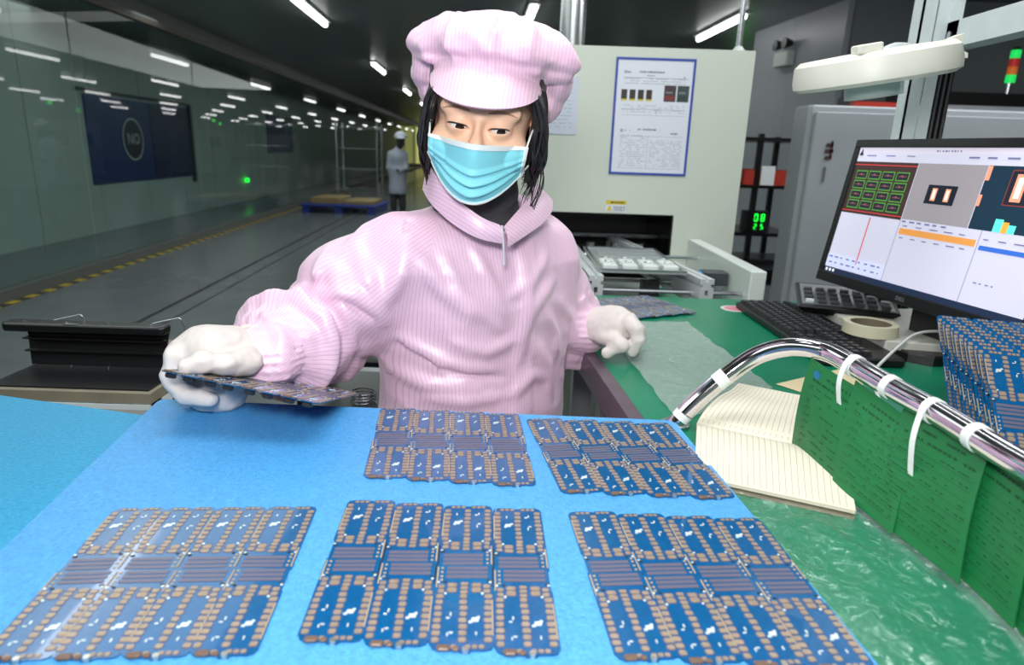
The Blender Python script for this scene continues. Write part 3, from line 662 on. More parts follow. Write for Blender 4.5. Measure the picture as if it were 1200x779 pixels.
# blue foam
def foam_mat(name, rgb):
    m = mat(name, rgb, .36, noise=240, var=.16, bump=(380, .8, .0016), spec=.5); return m
m_foam = foam_mat('blue_foam', (76, 156, 218)); m_foam2 = foam_mat('teal_foam', (38, 150, 196))
tl = PZ(190, 468, TZ+.01); trr = PZ(790, 493, TZ+.01); br = PZ(1030, 779, TZ+.01)
A_ = Vector((tl.x-.004, tl.y, 0)); B_ = Vector((trr.x, trr.y, 0)); C_ = B_+(Vector((br.x, br.y, 0))-B_)*1.28; l0 = PZ(200, 480, TZ+.01); l1 = PZ(0, 660, TZ+.01); D_ = Vector((l1.x, l1.y, 0))+(Vector((l1.x, l1.y, 0))-Vector((l0.x, l0.y, 0)))*.62
def foam_sheet(name, quad, z0, z1, m, label, rd=.012):
    q = [Vector(p) for p in quad]; poly = []
    for i in range(4):
        p = q[i]; a = (q[i-1]-p).normalized(); b = (q[(i+1) % 4]-p).normalized()
        for k in range(5):
            t = k/4; poly.append(p+a*rd*(1-t)**2+b*rd*t**2)
    rng = random.Random(5); mb = MB(); n = len(poly)
    rings = [(0, z0), (.0, z0+(z1-z0)*.2), (-.0015, (z0+z1)/2), (0, z1-.0015), (.0015, z1)]
    c = sum(q, Vector())/4; vs = []
    for (ins, z) in rings:
        for p in poly: dd = (c-p).normalized(); vs.append((p.x+dd.x*ins, p.y+dd.y*ins, z))
    fs = [(k*n+i, k*n+(i+1) % n, (k+1)*n+(i+1) % n, (k+1)*n+i) for k in range(len(rings)-1) for i in range(n)]
    fs += [tuple(range(n-1, -1, -1)), tuple(range((len(rings)-1)*n, len(rings)*n))]
    mb.add(vs, fs); 
    return solo(name, mb, m, label, 'foam sheet', smooth=True)
foam_sheet('foam_sheet', [D_, C_, B_, A_], TZ+.0012, TZ+.011, m_foam, 'light blue foam sheet under the five spread circuit board panels')
s0 = PZ(0, 465, TZ); s1 = PZ(178, 495, TZ)
foam_sheet('foam_sheet', [Vector((-.93, .22, 0)), Vector((-.30, .22, 0)), Vector((s1.x+.13, s1.y-.012, 0)), Vector((s0.x-.2, s0.y+.05, 0))], TZ-.0028, TZ+.0008, m_foam2, 'teal blue foam sheet at the left edge, partly under the lighter sheet')

# ================================================================== CIRCUIT BOARD PANELS
m_pcb = mat('solder_mask_blue', (7, 84, 136), .2, coat=.6, noise=120, var=.10); m_gold = mat('pad_copper', (158, 142, 124), .34, .3, noise=300, var=.15)
m_edgeg = mat('board_edge_tan', (168, 148, 118), .45); m_trace = mat('trace_brown', (104, 100, 118), .35, .2); m_solder = mat('solder_white', (215, 228, 228), .25, .3); m_chip = mat('dark_part', (34, 34, 40), .4)
BW, BL = .0483, .200
def board_outline(w, l):
    pts = []; hw, hl = w/2, l/2; c = .006
    pts += [(-hw, -hl+c*1.3), (-hw+c*.5, -hl+c*.4), (-hw+c*1.3, -hl)]
    pts += [(-.003, -hl), (-.001, -hl-.002), (.006, -hl-.002), (.008, -hl)]
    pts += [(hw-c, -hl), (hw-c*.3, -hl+c*.3), (hw, -hl+c)]
    pts += [(hw, -.03), (hw-.0012, -.029), (hw-.0012, -.002), (hw, -.001)]
    pts += [(hw, hl-c), (hw-c*.3, hl-c*.3), (hw-c, hl), (.004, hl), (.003, hl-.0015), (-.002, hl-.0015), (-.003, hl), (-hw+c, hl), (-hw+c*.3, hl-c*.3), (-hw, hl-c)]
    pts += [(-hw, .03), (-hw+.0012, .029), (-hw+.0012, .002), (-hw, .001)]
    return pts
def pad(mb, x, y, w, h, z=.0012, t=.0005, c=None):
    c = min(w, h)*.20 if c is None else c
    if mb is pads: pad(padb, x, y, w*1.28, h*1.26, z, .00015)
    poly = [(x-w/2+c, y-h/2), (x+w/2-c, y-h/2), (x+w/2, y-h/2+c), (x+w/2, y+h/2-c), (x+w/2-c, y+h/2), (x-w/2+c, y+h/2), (x-w/2, y+h/2-c), (x-w/2, y-h/2+c)]
    mb.add([(a, b, z) for a, b in poly]+[(a, b, z+t) for a, b in poly], [tuple(range(8, 16))]+[(i, (i+1) % 8, 8+(i+1) % 8, 8+i) for i in range(8)])
padb = MB(); pads = MB(); tr_ = MB(); sol = MB(); edg = MB(); bulb = MB(); chips = MB()
rp = random.Random(11)
for half in (1, -1):
    X = lambda u: u*half
    Yh = lambda v: v*half          # v from .02 (centre band) to .1 (end)
    for v in np.arange(.0405, .0935, .0070):      # long pad columns
        for u in (-.0195, 0, .0195): pad(pads, X(u)+rp.uniform(-.0003, .0003), Yh(v), rp.uniform(.0050, .0060), .0048)
    for u in (-.0145, -.0095, -.0045, .006, .011, .0155): pad(pads, X(u), Yh(.0965), .0036, .0036)
    for u in (-.010, .010):
        pad(pads, X(u), Yh(.0325), .0072, .0058); pad(pads, X(u), Yh(.0262), .0072, .0046)
    for v in (.0352, .0300, .0248): pad(pads, X(0), Yh(v), .0056, .0038)
    for v in (.034, .028): pad(pads, X(-.0185), Yh(v), .0052, .0044); pad(pads, X(.0188), Yh(v), .0046, .0044)
    for (u, v) in ((-.0215, .0225), (.0215, .0225), (.0150, .037), (-.0150, .037)): pad(sol, X(u), Yh(v), .0022, .0022)
    # white glints on the solder, put into the colour as pale pads
    for (u, v, ww, hh) in ((-.0095, .068, .0058, .0042), (-.006, .0705, .0030, .0022), (-.012, .0655, .0024, .0024), (.0095, .062, .0013, .0036), (-.0105, .083, .0012, .0034), (.0085, .082, .0030, .0012), (.0110, .084, .0012, .0030), (.0115, .066, .0028, .0012)):
        pad(sol, X(u), Yh(v), ww, hh, .0012, .0006)
    for v in (.0035, .0092, .0150): 
        pad(tr_, X(-.002), Yh(v), .0350, .0040, .0012, .0004, .0006)
    for v in (.0035, .0092, .0150, .0195):
        pad(edg, X(.0192), Yh(v), .0022, .0020); 
    edg.b2((X(.0222), Yh(.002), .0002), (X(.0234), Yh(.029), .0018)); edg.b2((X(-.0222), Yh(.045), .0002), (X(-.0234), Yh(.085), .0016))
    pad(chips, X(-.0205), Yh(.0205), .0034, .0024); pad(chips, X(.0160), Yh(.0225), .0030, .0018)
pad(bulb, .003, -.1004, .0044, .0040, .0, .0036); 
brown = MB(); brown.rbox((-.013, -.0985, .0022), (.010, .0055, .0026), .0015); brown.rbox((-.004, -.099, .002), (.005, .004, .002), .001)
tabs = MB()
PCB_ME = {}
def board_set():
    PCB_ME['circuit_board'] = mesh('circuit_board', MB().prism(board_outline(BW, BL), 0, .0012), m_pcb)
    for n, mb, m in (('pad_border', padb, mat('pad_border', (84, 80, 108), .4)), ('solder_pad', pads, m_gold), ('trace', tr_, m_trace), ('solder_joint', sol, m_solder), ('edge_contact', edg, m_edgeg), ('end_contact', bulb, mat('contact_silver', (196, 192, 184), .25, .8)), ('side_part', chips, m_chip), ('brown_part', brown, mat('brown_part', (105, 82, 68), .4))):
        PCB_ME[n] = mesh(n, mb, m)
board_set()
def copy_mesh_obj(name, me, parent, M=None, kind=None):
    o = bpy.data.objects.new(name, me); COL.objects.link(o); o.parent = parent
    if M is not None: o.matrix_local = M
    if kind: o['kind'] = kind
    return o
def panel(label, M, offs, back=False, group='four-up circuit board panels', rear=False):
    """offs: per board (x, y, angle) in the panel's own plane"""
    o = thing('circuit_board_panel', label, 'circuit board', M=M, group=group)
    for (x, y, an) in offs:
        b = copy_mesh_obj('circuit_board', PCB_ME['circuit_board'], o, Matrix.Translation((x, y, 0)) @ Matrix.Rotation(an, 4, 'Z'))
        for n in ('pad_border', 'solder_pad', 'trace', 'solder_joint', 'edge_contact', 'end_contact', 'side_part', 'brown_part'):
            copy_mesh_obj(n, PCB_ME[n], b, None, 'stuff' if n not in ('end_contact',) else None)
    tb = MB()
    for i in range(len(offs)-1):
        for v in (-.05, .05):
            x = (offs[i][0]+offs[i+1][0])/2; y = (offs[i][1]+offs[i+1][1])/2; an = offs[i][2]
            tb.box((x-math.sin(an)*v, y+math.cos(an)*v, .0006), (abs(offs[i+1][0]-offs[i][0])-BW*.94, .006, .001))
    part('tab', tb, m_chip, o, local=True)
    for i in range(len(offs)-1):
        x = (offs[i][0]+offs[i+1][0])/2; y = (offs[i][1]+offs[i+1][1])/2; an = (offs[i][2]+offs[i+1][2])/2
        part('web_strip', MB().box((x, y, .0004), (.0032, .176, .0006), Matrix.Rotation(an, 3, 'Z')), m_chip, o, local=True)
    return o
quads = dict(A=[(448, 474), (607, 484), (627, 571), (427, 562)], B=[(626, 488), (771, 494), (844, 585), (682, 578)], C=[(146, 597), (359, 594), (268, 764), (10, 768)], D=[(408, 586), (634, 600), (654, 762), (352, 744)], E=[(671, 605), (893, 616), (1002, 768), (733, 756)])
labs = dict(A='blue four-board panel at the far foam edge right in front of the worker', B='blue four-board panel at the far right foam corner near the chrome tube', C='blue four-board panel at the bottom left with a bright glare stripe',
            D='blue four-board panel at the bottom middle of the foam', E='blue four-board panel at the bottom right of the foam')
for k, qd in quads.items():
    q = [PZ(*p, TZ+.013) for p in qd]
    c = sum(q, Vector())/4; top = (q[1]-q[0]); bot = (q[2]-q[3]); acr = (top+bot)/2
    offs = []
    pitch = .0487
    ex = acr.normalized(); 
    sx = acr.length/4/pitch; 
    for i in range(4):
        t = (i+.5)/4
        pt_ = q[0].lerp(q[1], t); pb_ = q[3].lerp(q[2], t); ax = (pt_-pb_); ctr = (pt_+pb_)/2
        ctr = c+(ctr-c)/max(sx, .001)*1.0 if abs(sx-1) < .02 else c+ex*(i-1.5)*pitch*min(max(sx, .97), 1.03)
        an = math.atan2(ax.y, ax.x)-PI/2
        offs.append((ctr.x-c.x, ctr.y-c.y, an))
    am = sum(o_[2] for o_ in offs)/4
    offs = [(x, y, am+(an-am)*.35) for x, y, an in offs]
    panel(labs[k], Matrix.Translation((c.x, c.y, TZ+.0112)), offs)
flat = [((i-1.5)*.0487, 0, 0) for i in range(4)]
# panel held in her right hand
n0 = PY(179, 433, .735); n1 = PY(378, 475, .72); f1 = PY(416, 462, .895)
ex = (n1-n0).normalized(); ey = (f1-n1); ey = (ey-ex*ey.dot(ex)).normalized(); ez = ex.cross(ey)
HC = (n0+n1)/2+ey*.1
HELD = Matrix(((ex.x, ey.x, ez.x, HC.x), (ex.y, ey.y, ez.y, HC.y), (ex.z, ey.z, ez.z, HC.z), (0, 0, 0, 1)))
hp_ = panel('circuit board panel held over the foam in her gloved right hand', HELD, flat)
for i in range(4):
    for s in (-.012, .010): part('under_part', MB().rbox(((i-1.5)*.0487+s, -.092, -.0035), (.012, .008, .006), .002), m_chip, hp_, local=True)
# panel lying on the bench by her left hand
q = [PZ(704, 350, TZ), PZ(752, 347, TZ), PZ(801, 372, TZ), PZ(740, 378, TZ)]
c = sum(q, Vector())/4; an = math.atan2((q[2]-q[3]).y, (q[2]-q[3]).x)
panel('dull blue circuit board panel lying on the green mat by her left hand', Matrix.Translation((c.x, c.y, TZ+.004)) @ Matrix.Rotation(an, 4, 'Z'), flat)
# leaning stack at the right
T0 = PY(1150, 408, .83); lean = math.acos((T0.z-TZ-.006)/.204)
back = Vector((.30, .954, 0)).normalized(); wdir = Vector((back.y, -back.x, 0)); F0 = T0-back*.204*math.sin(lean)
NB = 11; gap = .0205
ordn = ['front', 'second', 'third', 'fourth', 'fifth', 'sixth', 'seventh', 'eighth', 'ninth', 'tenth', 'rearmost']
for i in range(NB):
    jx = random.uniform(-.0015, .0015)
    bl_ = Vector((F0.x+.001, F0.y, TZ+.004))+back*(gap*i)+wdir*jx
    ex = wdir; ey = (Vector((0, 0, 1))*math.cos(lean)+back*math.sin(lean)).normalized(); ez = ex.cross(ey)
    cc = bl_+ex*.0973+ey*(.104)
    lb = ordn[i]+(' panel from the front' if 0 < i < NB-1 else ' panel')+' of the leaning stack of blue circuit boards below the monitor'
    panel(lb, Matrix(((ex.x, ey.x, ez.x, cc.x), (ex.y, ey.y, ez.y, cc.y), (ex.z, ey.z, ez.z, cc.z), (0, 0, 0, 1))), flat, group='blue circuit board panels stacked leaning beside the monitor')

# ================================================================== ON THE BENCH
def px(p):
    v = np.array(p)-_C; t = v@_f; return 600+FPX*(v@_r)/t, 389.5-FPX*(v@_u)/t
# chrome tube
TP = [PY(790, 505, .842), PY(795, 492, .84), PY(818, 468, .84), PY(850, 441, .84), PY(888, 416, .835), PY(930, 406, .81), PY(968, 412, .78), PY(1002, 429, .73), PY(1050, 457, .67), PY(1102, 486, .61), PY(1200, 546, .50)]
TP[0].z = TZ+.0; 
TP += [Vector((.436, .42, .882)), Vector((.434, .36, .874)), Vector((.432, .33, .84)), Vector((.432, .32, TZ))]
tp = catmull(TP, 8)
m_chrome = mat('chrome', (225, 222, 228), .09, 1.0); m_tape = mat('white_tape', (228, 234, 230), .5)
th = thing('chrome_tube_handle', 'bent chrome tube handle crossing the bench above the notebook', 'handle', (TP[0].x, TP[0].y, TZ))
part('tube', MB().tube(tp, .0122, 24), m_chrome, th, smooth=True, sharp=80)
for q in (TP[0], TP[-1]): part('foot_collar', MB().lathe([(.02, TZ), (.02, TZ+.006), (.0135, TZ+.009)], 20, Matrix.Translation((q.x, q.y, 0))), m_steel, th)
def near(xp): 
    return min(range(len(tp)-1), key=lambda i: abs(px(tp[i])[0]-xp) if i < 88 else 1e9)
def band(xp, wd, lab, r=.0134, tail=None, name='tape_band', cat='tape'):
    i = near(xp); a = tp[i]; t = (tp[i+1]-tp[i-1]).normalized(); mb = MB().tube([a-t*wd/2, a+t*wd/2], r, 20)
    o = solo_multi(name, mb, lab, cat, a)
    if tail:
        e = PY(*tail); s = a+Vector((-.014, -.004, .002)); md = (s+e)/2+Vector((-.006, -.003, .004))
        p = catmull([a+Vector((-.004, -.0, .013)), s, md, e], 5); mt = MB()
        for k in range(len(p)-1):
            pass
        side = t*(wd*.42)
        mt.grid(lambda u, v: (p[min(int(round(v*(len(p)-1))), len(p)-1)] + side*(u-.5)*2), 3, len(p), .0008)
        part('tail', mt, m_tape, o)
    return o
def solo_multi(name, mb, lab, cat, loc):
    o = thing(name, lab, cat, loc); part('band', mb, m_tape, o, smooth=True, sharp=60); return o
band(845, .016, 'white tape band around the middle of the chrome tube bend', .0127)
band(800, .010, 'white tape band low on the chrome tube beside the foam', .0127)
band(1003, .0085, 'white tie on the chrome tube with a tail hanging over the first green card', tail=(984, 478, .725), name='cable_tie', cat='tie')
band(1043, .0085, 'short white tie on the chrome tube, second from the bend', name='cable_tie', cat='tie')
band(1092, .0085, 'white tie on the chrome tube with a long tail hanging over the middle cards', tail=(1067, 556, .60), name='cable_tie', cat='tie')
band(1148, .010, 'broad white tie on the chrome tube nearest the stacked boards', name='cable_tie', cat='tie')

# green cards
m_card_g = mat('green_card', (20, 110, 58), .42, noise=40, var=.04); m_card_ink = mat('card_ink', (14, 72, 42), .6)
cards = [((951, 419, .79), (1039, 475, .683), (929, 519), (1006, 594), 'green printed card nearest the bend of the chrome tube'),
         ((1000, 446, .727), (1078, 504, .628), (972, 568), (1039, 626), 'second green card from the tube bend, mostly behind the first'),
         ((1052, 478, .662), (1148, 531, .545), (1008, 600), (1112, 684), 'third green card from the tube bend, under the long white tail'),
         ((1120, 510, .58), (1215, 578, .482), (1085, 655), (1170, 737), 'fourth green card from the tube bend'),
         ((1190, 552, .505), (1290, 640, .41), (1145, 712), (1215, 800), 'green card nearest the camera at the right edge')]
for i, (tlp, trp, blp, brp, lb) in enumerate(cards):
    off = Vector((.0046*i, .0, 0)); a = PY(*tlp)+off; b = PY(*trp)+off; c = PZ(*blp, TZ+.007)+off; d_ = PZ(*brp, TZ+.007)+off
    nrm = (b-a).cross(c-a).normalized()
    if nrm.x > 0: nrm = -nrm
    def S(u, v, a=a, b=b, c=c, d_=d_, nrm=nrm, i=i): return a.lerp(b, u).lerp(c.lerp(d_, u), v) + nrm*(.004*math.sin(PI*v)+.002*math.sin(PI*u*1.3+i))
    o = thing('green_card', lb, 'card', (c+d_)/2)
    part('sheet', MB().grid(S, 12, 10, .0012), m_card_g, o, smooth=True, sharp=50)
    ink = MB(); R2 = random.Random(i+20)
    for r_ in range(11):
        v = .09+.078*r_; u = .12; hh = .022 if r_ in (0, 1) else .009
        if r_ == 0: u = .3
        while u < (.75 if r_ == 0 else .92):
            ww = R2.uniform(.015, .05)
            if R2.random() < (.9 if r_ < 2 else .5):
                P4 = [S(u, v), S(min(u+ww, .95), v), S(min(u+ww, .95), v+hh), S(u, v+hh)]
                ink.add([p+nrm*.0018 for p in P4]+[p+nrm*.0021 for p in P4], [(3, 2, 1, 0), (4, 5, 6, 7), (0, 1, 5, 4), (1, 2, 6, 5), (2, 3, 7, 6), (3, 0, 4, 7)])
            u += ww+R2.uniform(.008, .03)
        if r_ > 1:
            P4 = [S(.08, v+.03), S(.94, v+.03), S(.94, v+.033), S(.08, v+.033)]
            ink.add([p+nrm*.0018 for p in P4]+[p+nrm*.0020 for p in P4], [(4, 5, 6, 7), (3, 2, 1, 0)])
    part('printed_text', ink, m_card_ink, o)
    if i == 0:
        lg = MB(); p = S(.16, .12)+nrm*.0018; t1 = (b-a).normalized(); t2 = (c-a).normalized()
        ps = [p+t1*(.0055*math.cos(k*PI/6))+t2*(.0055*math.sin(k*PI/6)) for k in range(12)]
        lg.add(ps, [tuple(range(12))]); lg.add([q+nrm*.0003 for q in ps], [tuple(range(12))]); part('emblem', lg, mat('emblem_teal', (30, 110, 150), .5), o)

# open notebook
m_page = mat('page_cream', (226, 220, 200), .6); m_rule = mat('rule_line', (176, 172, 160), .7)
nb = thing('open_notebook', 'open lined cream notebook lying on the mat under the chrome tube', 'notebook', (.34, .82, TZ))
zN = TZ+.012
nq = dict(a=PZ(814, 556, zN), b=PZ(1003, 597, zN), c=PZ(992, 527, zN), d=PZ(817, 490, zN), e=PZ(978, 470, zN), f=PZ(866, 448, zN))
def page(bl, br, tr, tl, sgn, lift):
    def S(u, v):
        q = bl.lerp(br, u).lerp(tl.lerp(tr, u), v); e = (1-v) if sgn > 0 else v
        return Vector((q.x, q.y, TZ+.011+lift*math.sin(PI*min(1, e*1.3))-.007*math.exp(-e*14)))
    return S
for k, S in enumerate((page(nq['a'], nq['b'], nq['c'], nq['d'], 1, .003), page(nq['d'], nq['c'], nq['e'], nq['f'], -1, .007))):
    part('page', MB().grid(S, 10, 16, .0006), m_page, nb, smooth=True, sharp=50)
    part('page_block', MB().grid(lambda u, v, S=S: S(u, v)-Vector((0, 0, .0008)), 6, 12, .0035 if k == 0 else .002), mat('page_edge', (205, 198, 178), .7), nb)
    ru = MB()
    for r_ in range(24):
        u0 = .03+.04*r_
        for j in range(10):
            P4 = [S(u0, j/10*.96+.02), S(u0+.004, j/10*.96+.02), S(u0+.004, (j+1)/10*.96+.02), S(u0, (j+1)/10*.96+.02)]
            ru.add([p+Vector((0, 0, .0004)) for p in P4], [(0, 1, 2, 3)])
    part('rule_line', ru, m_rule, nb, kind='stuff')
ccn = (nq['a']+nq['b']+nq['e']+nq['f'])/4
part('cover', MB().prism([((p-ccn)*1.004+ccn)[:2] for p in (nq['a'], nq['b'], nq['c'], nq['e'], nq['f'], nq['d'])], TZ+.0005, TZ+.003), mat('cover_tan', (150, 142, 122), .6), nb)

# plastic films
def film(name, corners, label, mt, amp, seed, nx=60, ny=60, z=TZ+.002, parent=None):
    q = [Vector((p[0], p[1], 0)) for p in corners]
    g = np.stack(np.meshgrid(np.linspace(0, 1, nx), np.linspace(0, 1, ny), indexing='xy'), -1)
    mb = MB(); u = g[..., 0][..., None]; v = g[..., 1][..., None]
    Q = [np.array(p)[None, None] for p in q]
    P = (Q[0]*(1-u)+Q[1]*u)*(1-v)+(Q[3]*(1-u)+Q[2]*u)*v
    S3 = P.copy(); S3[..., 2] = seed*3.7
    w1 = vnoise(S3*30); w2 = vnoise(S3*60+5.3)
    S4 = S3.copy(); S4[..., 0] += .03*w1; S4[..., 1] += .03*w2
    hh = np.maximum(0, ridged(S4, 22)-.55)*2.0*amp + np.maximum(0, ridged(S4+9, 45)-.6)*amp*1.2 + .2*amp*vnoise(S4*120)
    P[..., 2] = z+hh
    vs = P.reshape(-1, 3); fs = [((j+1)*nx+i, (j+1)*nx+i+1, j*nx+i+1, j*nx+i) for j in range(ny-1) for i in range(nx-1)]
    mb.add([tuple(x) for x in vs], fs)
    return solo(name, mb, mt, label, 'film', smooth=True)
m_film = glass_mat('clear_film', (.985, .995, .99), 1.8, .06, bump=(55, .9, .005), cloud=.02)
m_film2 = glass_mat('milky_film', (.93, .95, .95), 1.7, .16, bump=(70, 1.0, .006), cloud=.20)
f_ = [PZ(655, 352, TZ), PZ(790, 378, TZ), PZ(905, 455, TZ), PZ(797, 500, TZ)]
film('plastic_film', [(.19, 1.40), (.39, 1.42), (.425, 1.00), (.236, .85)], 'crinkled milky plastic film on the bench beside her left hand', m_film2, .0034, 1, 90, 120)
film('plastic_film', [(.235, .725), (.46, .73), (.50, .26), (.262, .26)], 'clear glossy wrinkled plastic film over the green mat beside the foam', m_film, .0036, 2, 80, 120)
film('plastic_film', [(.085, 1.66), (.19, 1.68), (.22, 1.44), (.14, 1.40)], 'small crumpled clear film at the far end of the bench behind her sleeve', m_film, .007, 3, 40, 50)

# keyboard
KA = Vector((.553, 1.600, 0)); KB = Vector((.715, 1.655, 0)); kx = (Vector((.560, 1.12, 0))-KA); kl = .46; kx = kx.normalized(); ky = Vector((-kx.y, kx.x, 0))   # ky = toward +x
if ky.x < 0: ky = -ky
KM = Matrix(((kx.x, ky.x, 0, KA.x), (kx.y, ky.y, 0, KA.y), (0, 0, 1, TZ), (0, 0, 0, 1)))
kb = thing('keyboard', 'black computer keyboard on the green mat below the monitor', 'keyboard', M=KM)
part('body', MB().rbox((kl/2, .080, .009), (kl, .16, .016), .006), mat('key_body', (20, 20, 22), .4), kb, local=True)
m_key = mat('key_cap', (30, 30, 33), .45); kme = {}
def key(x, y, w_, d_):
    k = (round(w_, 4), round(d_, 4))
    if k not in kme:
        mb = MB(); h = .008
        mb.add([(-w_/2, -d_/2, 0), (w_/2, -d_/2, 0), (w_/2, d_/2, 0), (-w_/2, d_/2, 0), (-w_/2+.0025, -d_/2+.0025, h), (w_/2-.0025, -d_/2+.0025, h), (w_/2-.0025, d_/2-.0015, h), (-w_/2+.0025, d_/2-.0015, h)],
               [(0, 1, 5, 4), (1, 2, 6, 5), (2, 3, 7, 6), (3, 0, 4, 7), (4, 5, 6, 7), (3, 2, 1, 0)])
        lg = .004
        mb.add([(-lg/2, -lg/2+.002, h+.0001), (lg/2, -lg/2+.002, h+.0001), (lg/2, lg/2+.002, h+.0001), (-lg/2, lg/2+.002, h+.0001)], [(0, 1, 2, 3)], 1)
        kme[k] = mesh('key', mb, [m_key, mat('key_legend', (130, 130, 134), .5)])
    copy_mesh_obj('key', kme[k], kb, Matrix.Translation((x, y, .017)))
U1 = .019
for r_ in range(6):
    y = .016+.0195*r_+(.006 if r_ == 5 else 0); x = .012
    widths = {0: [1.4, 1.2, 1.2, 5.8, 1.2, 1.2, 1.2, 1.8], 1: [2.3]+[1]*10+[2.7], 2: [1.8]+[1]*11+[2.2], 3: [1.5]+[1]*12+[1.5], 4: [1]*13+[2], 5: [1]*13+[1, 1]}[r_]
    for w_ in widths: key(x+w_*U1/2, y, w_*U1-.0012, .0172); x += w_*U1
    x0 = .012+15*U1+.008
    if r_ in (0, 3, 4, 5):
        for k in range(3): key(x0+(k+.5)*U1, y, U1-.0012, .0172)
    if r_ == 1: key(x0+1.5*U1, y, U1-.0012, .0172)
    x0 += 3*U1+.008
    if r_ < 5:
        for k in range(4): key(x0+(k+.5)*U1, y, U1-.0012, .0172)

# sticker, ruler-like strip, white box, calculator, tape roll, mouse cable
sk = PZ(861, 362, TZ)
st = thing('round_sticker', 'round pink and white sticker on the green mat beyond the keyboard', 'sticker', (sk.x, sk.y, TZ))
part('rim', MB().lathe([(.034, TZ+.0005), (.034, TZ+.0012)], 32, Matrix.Translation((sk.x, sk.y, 0))), m_white, st)
part('centre', MB().lathe([(.026, TZ+.0012), (.026, TZ+.0016)], 32, Matrix.Translation((sk.x, sk.y, 0))), mat('sticker_pink', (205, 130, 140), .5), st)
solo('paper_strip', MB().prism([(.44, 1.03), (.585, 1.12), (.60, 1.09), (.59, 1.04), (.47, .99)], TZ+.0012, TZ+.002), mat('strip_cream', (214, 200, 160), .6), 'cream paper corner showing under the keyboard near the tube bend', 'paper')
wbx = thing('white_box', 'flat white box under the monitor holding the calculator and tape roll', 'box', (.84, 1.42, TZ))
part('box_body', MB().prism([(.728, 1.52), (.722, 1.225), (.93, 1.19), (.98, 1.52)], TZ+.0005, TZ+.03), mat('box_white', (205, 205, 196), .45), wbx, bevel=.003)
ca = PZ(920, 350, .80); cb_ = PZ(974, 365, .80); cc_ = PZ(1030, 352, .80)
cu = (cb_-ca); cu.z = 0
ccx = Vector(((ca.x+cc_.x)/2+.0, (ca.y+cc_.y)/2-.005, TZ+.031))
can = math.atan2((cc_-ca).y, (cc_-ca).x)
CM = Matrix.Translation((.770, 1.50, TZ+.0305)) @ Matrix.Rotation(math.radians(-18), 4, 'Z') @ Matrix.Rotation(math.radians(7), 4, 'X')
cal = thing('calculator', 'black desk calculator with a silver keypad left under the monitor', 'calculator', M=CM)
mb = MB(); a_, b_, h0, h1 = .105, .072, .010, .030
mb.add([(-a_+.02, -b_+.012, 0), (a_-.02, -b_+.012, 0), (a_-.02, b_-.01, 0), (-a_+.02, b_-.01, 0), (-a_, -b_, h0+.008), (a_, -b_, h0+.008), (a_, b_, h1), (-a_, b_, h1), (-a_+.004, -b_+.004, h0+.012), (a_-.004, -b_+.004, h0+.012), (a_-.004, b_-.004, h1+.003), (-a_+.004, b_-.004, h1+.003)],
       [(3, 2, 1, 0), (0, 1, 5, 4), (1, 2, 6, 5), (2, 3, 7, 6), (3, 0, 4, 7), (4, 5, 9, 8), (5, 6, 10, 9), (6, 7, 11, 10), (7, 4, 8, 11), (8, 9, 10, 11)])
part('case', mb, m_black, cal, local=True)
sl = (h1-h0-.009)/(2*b_-.008)
def cz(y): return h0+.012+(y+b_-.004)*sl
km = MB(); km.add([(-a_+.01, -b_+.01, cz(-b_+.01)+.0006), (a_-.01, -b_+.01, cz(-b_+.01)+.0006), (a_-.01, b_-.01, cz(b_-.01)+.0006), (-a_+.01, b_-.01, cz(b_-.01)+.0006)], [(0, 1, 2, 3)])
part('faceplate', km, mat('silver_face', (150, 155, 158), .3, .6), cal, local=True)
for r_ in range(4):
    for k in range(7):
        x = -a_+.026+.0262*k; y = -b_+.022+.024*r_
        part('key', MB().rbox((x, y, cz(y)+.004), (.018, .014, .007), .002), mat('calc_key', (60, 62, 66), .4) if (r_+k) % 7 else m_white, cal, local=True)
tc_ = Vector((.745, 1.275, TZ+.031))
tr2 = thing('tape_roll', 'roll of cream masking tape lying flat beside the keyboard', 'tape', tc_)
R1, R2_ = .050, .038; TM_ = Matrix.Translation(tc_-Vector((.03, 0, 0)))
part('tape', MB().lathe([(R1, 0), (R1, .022), (R2_, .022), (R2_, 0)], 40, TM_, close=True), mat('tape_cream', (208, 204, 176), .45), tr2, smooth=True)
part('core', MB().lathe([(R2_, .001), (R2_, .021), (R2_-.003, .021), (R2_-.003, .001)], 40, TM_, close=True), mat('core_card', (110, 100, 84), .7), tr2, smooth=True)
cbp = [(.93, 1.33, .80), (.88, 1.31, .815), (.80, 1.27, .80), (.74, 1.19, .785), (.705, 1.13, .772), (.665, 1.04, .768), (.66, 1.0, .764)]
cbp = [PY(1150, 392, 1.2), PY(1098, 388, 1.22), PY(1072, 392, 1.2), PY(1052, 407, 1.14), PY(1030, 428, 1.06), PY(1022, 440, 1.0)]
cbp.append(Vector((cbp[-1].x, .97, TZ+.004)))
solo('white_cable', MB().tube(catmull(cbp, 6), .0028, 8), mat('cable_white', (214, 216, 212), .35), 'white cable arching from behind the stacked boards down to the mat', 'cable', smooth=True, sharp=80)
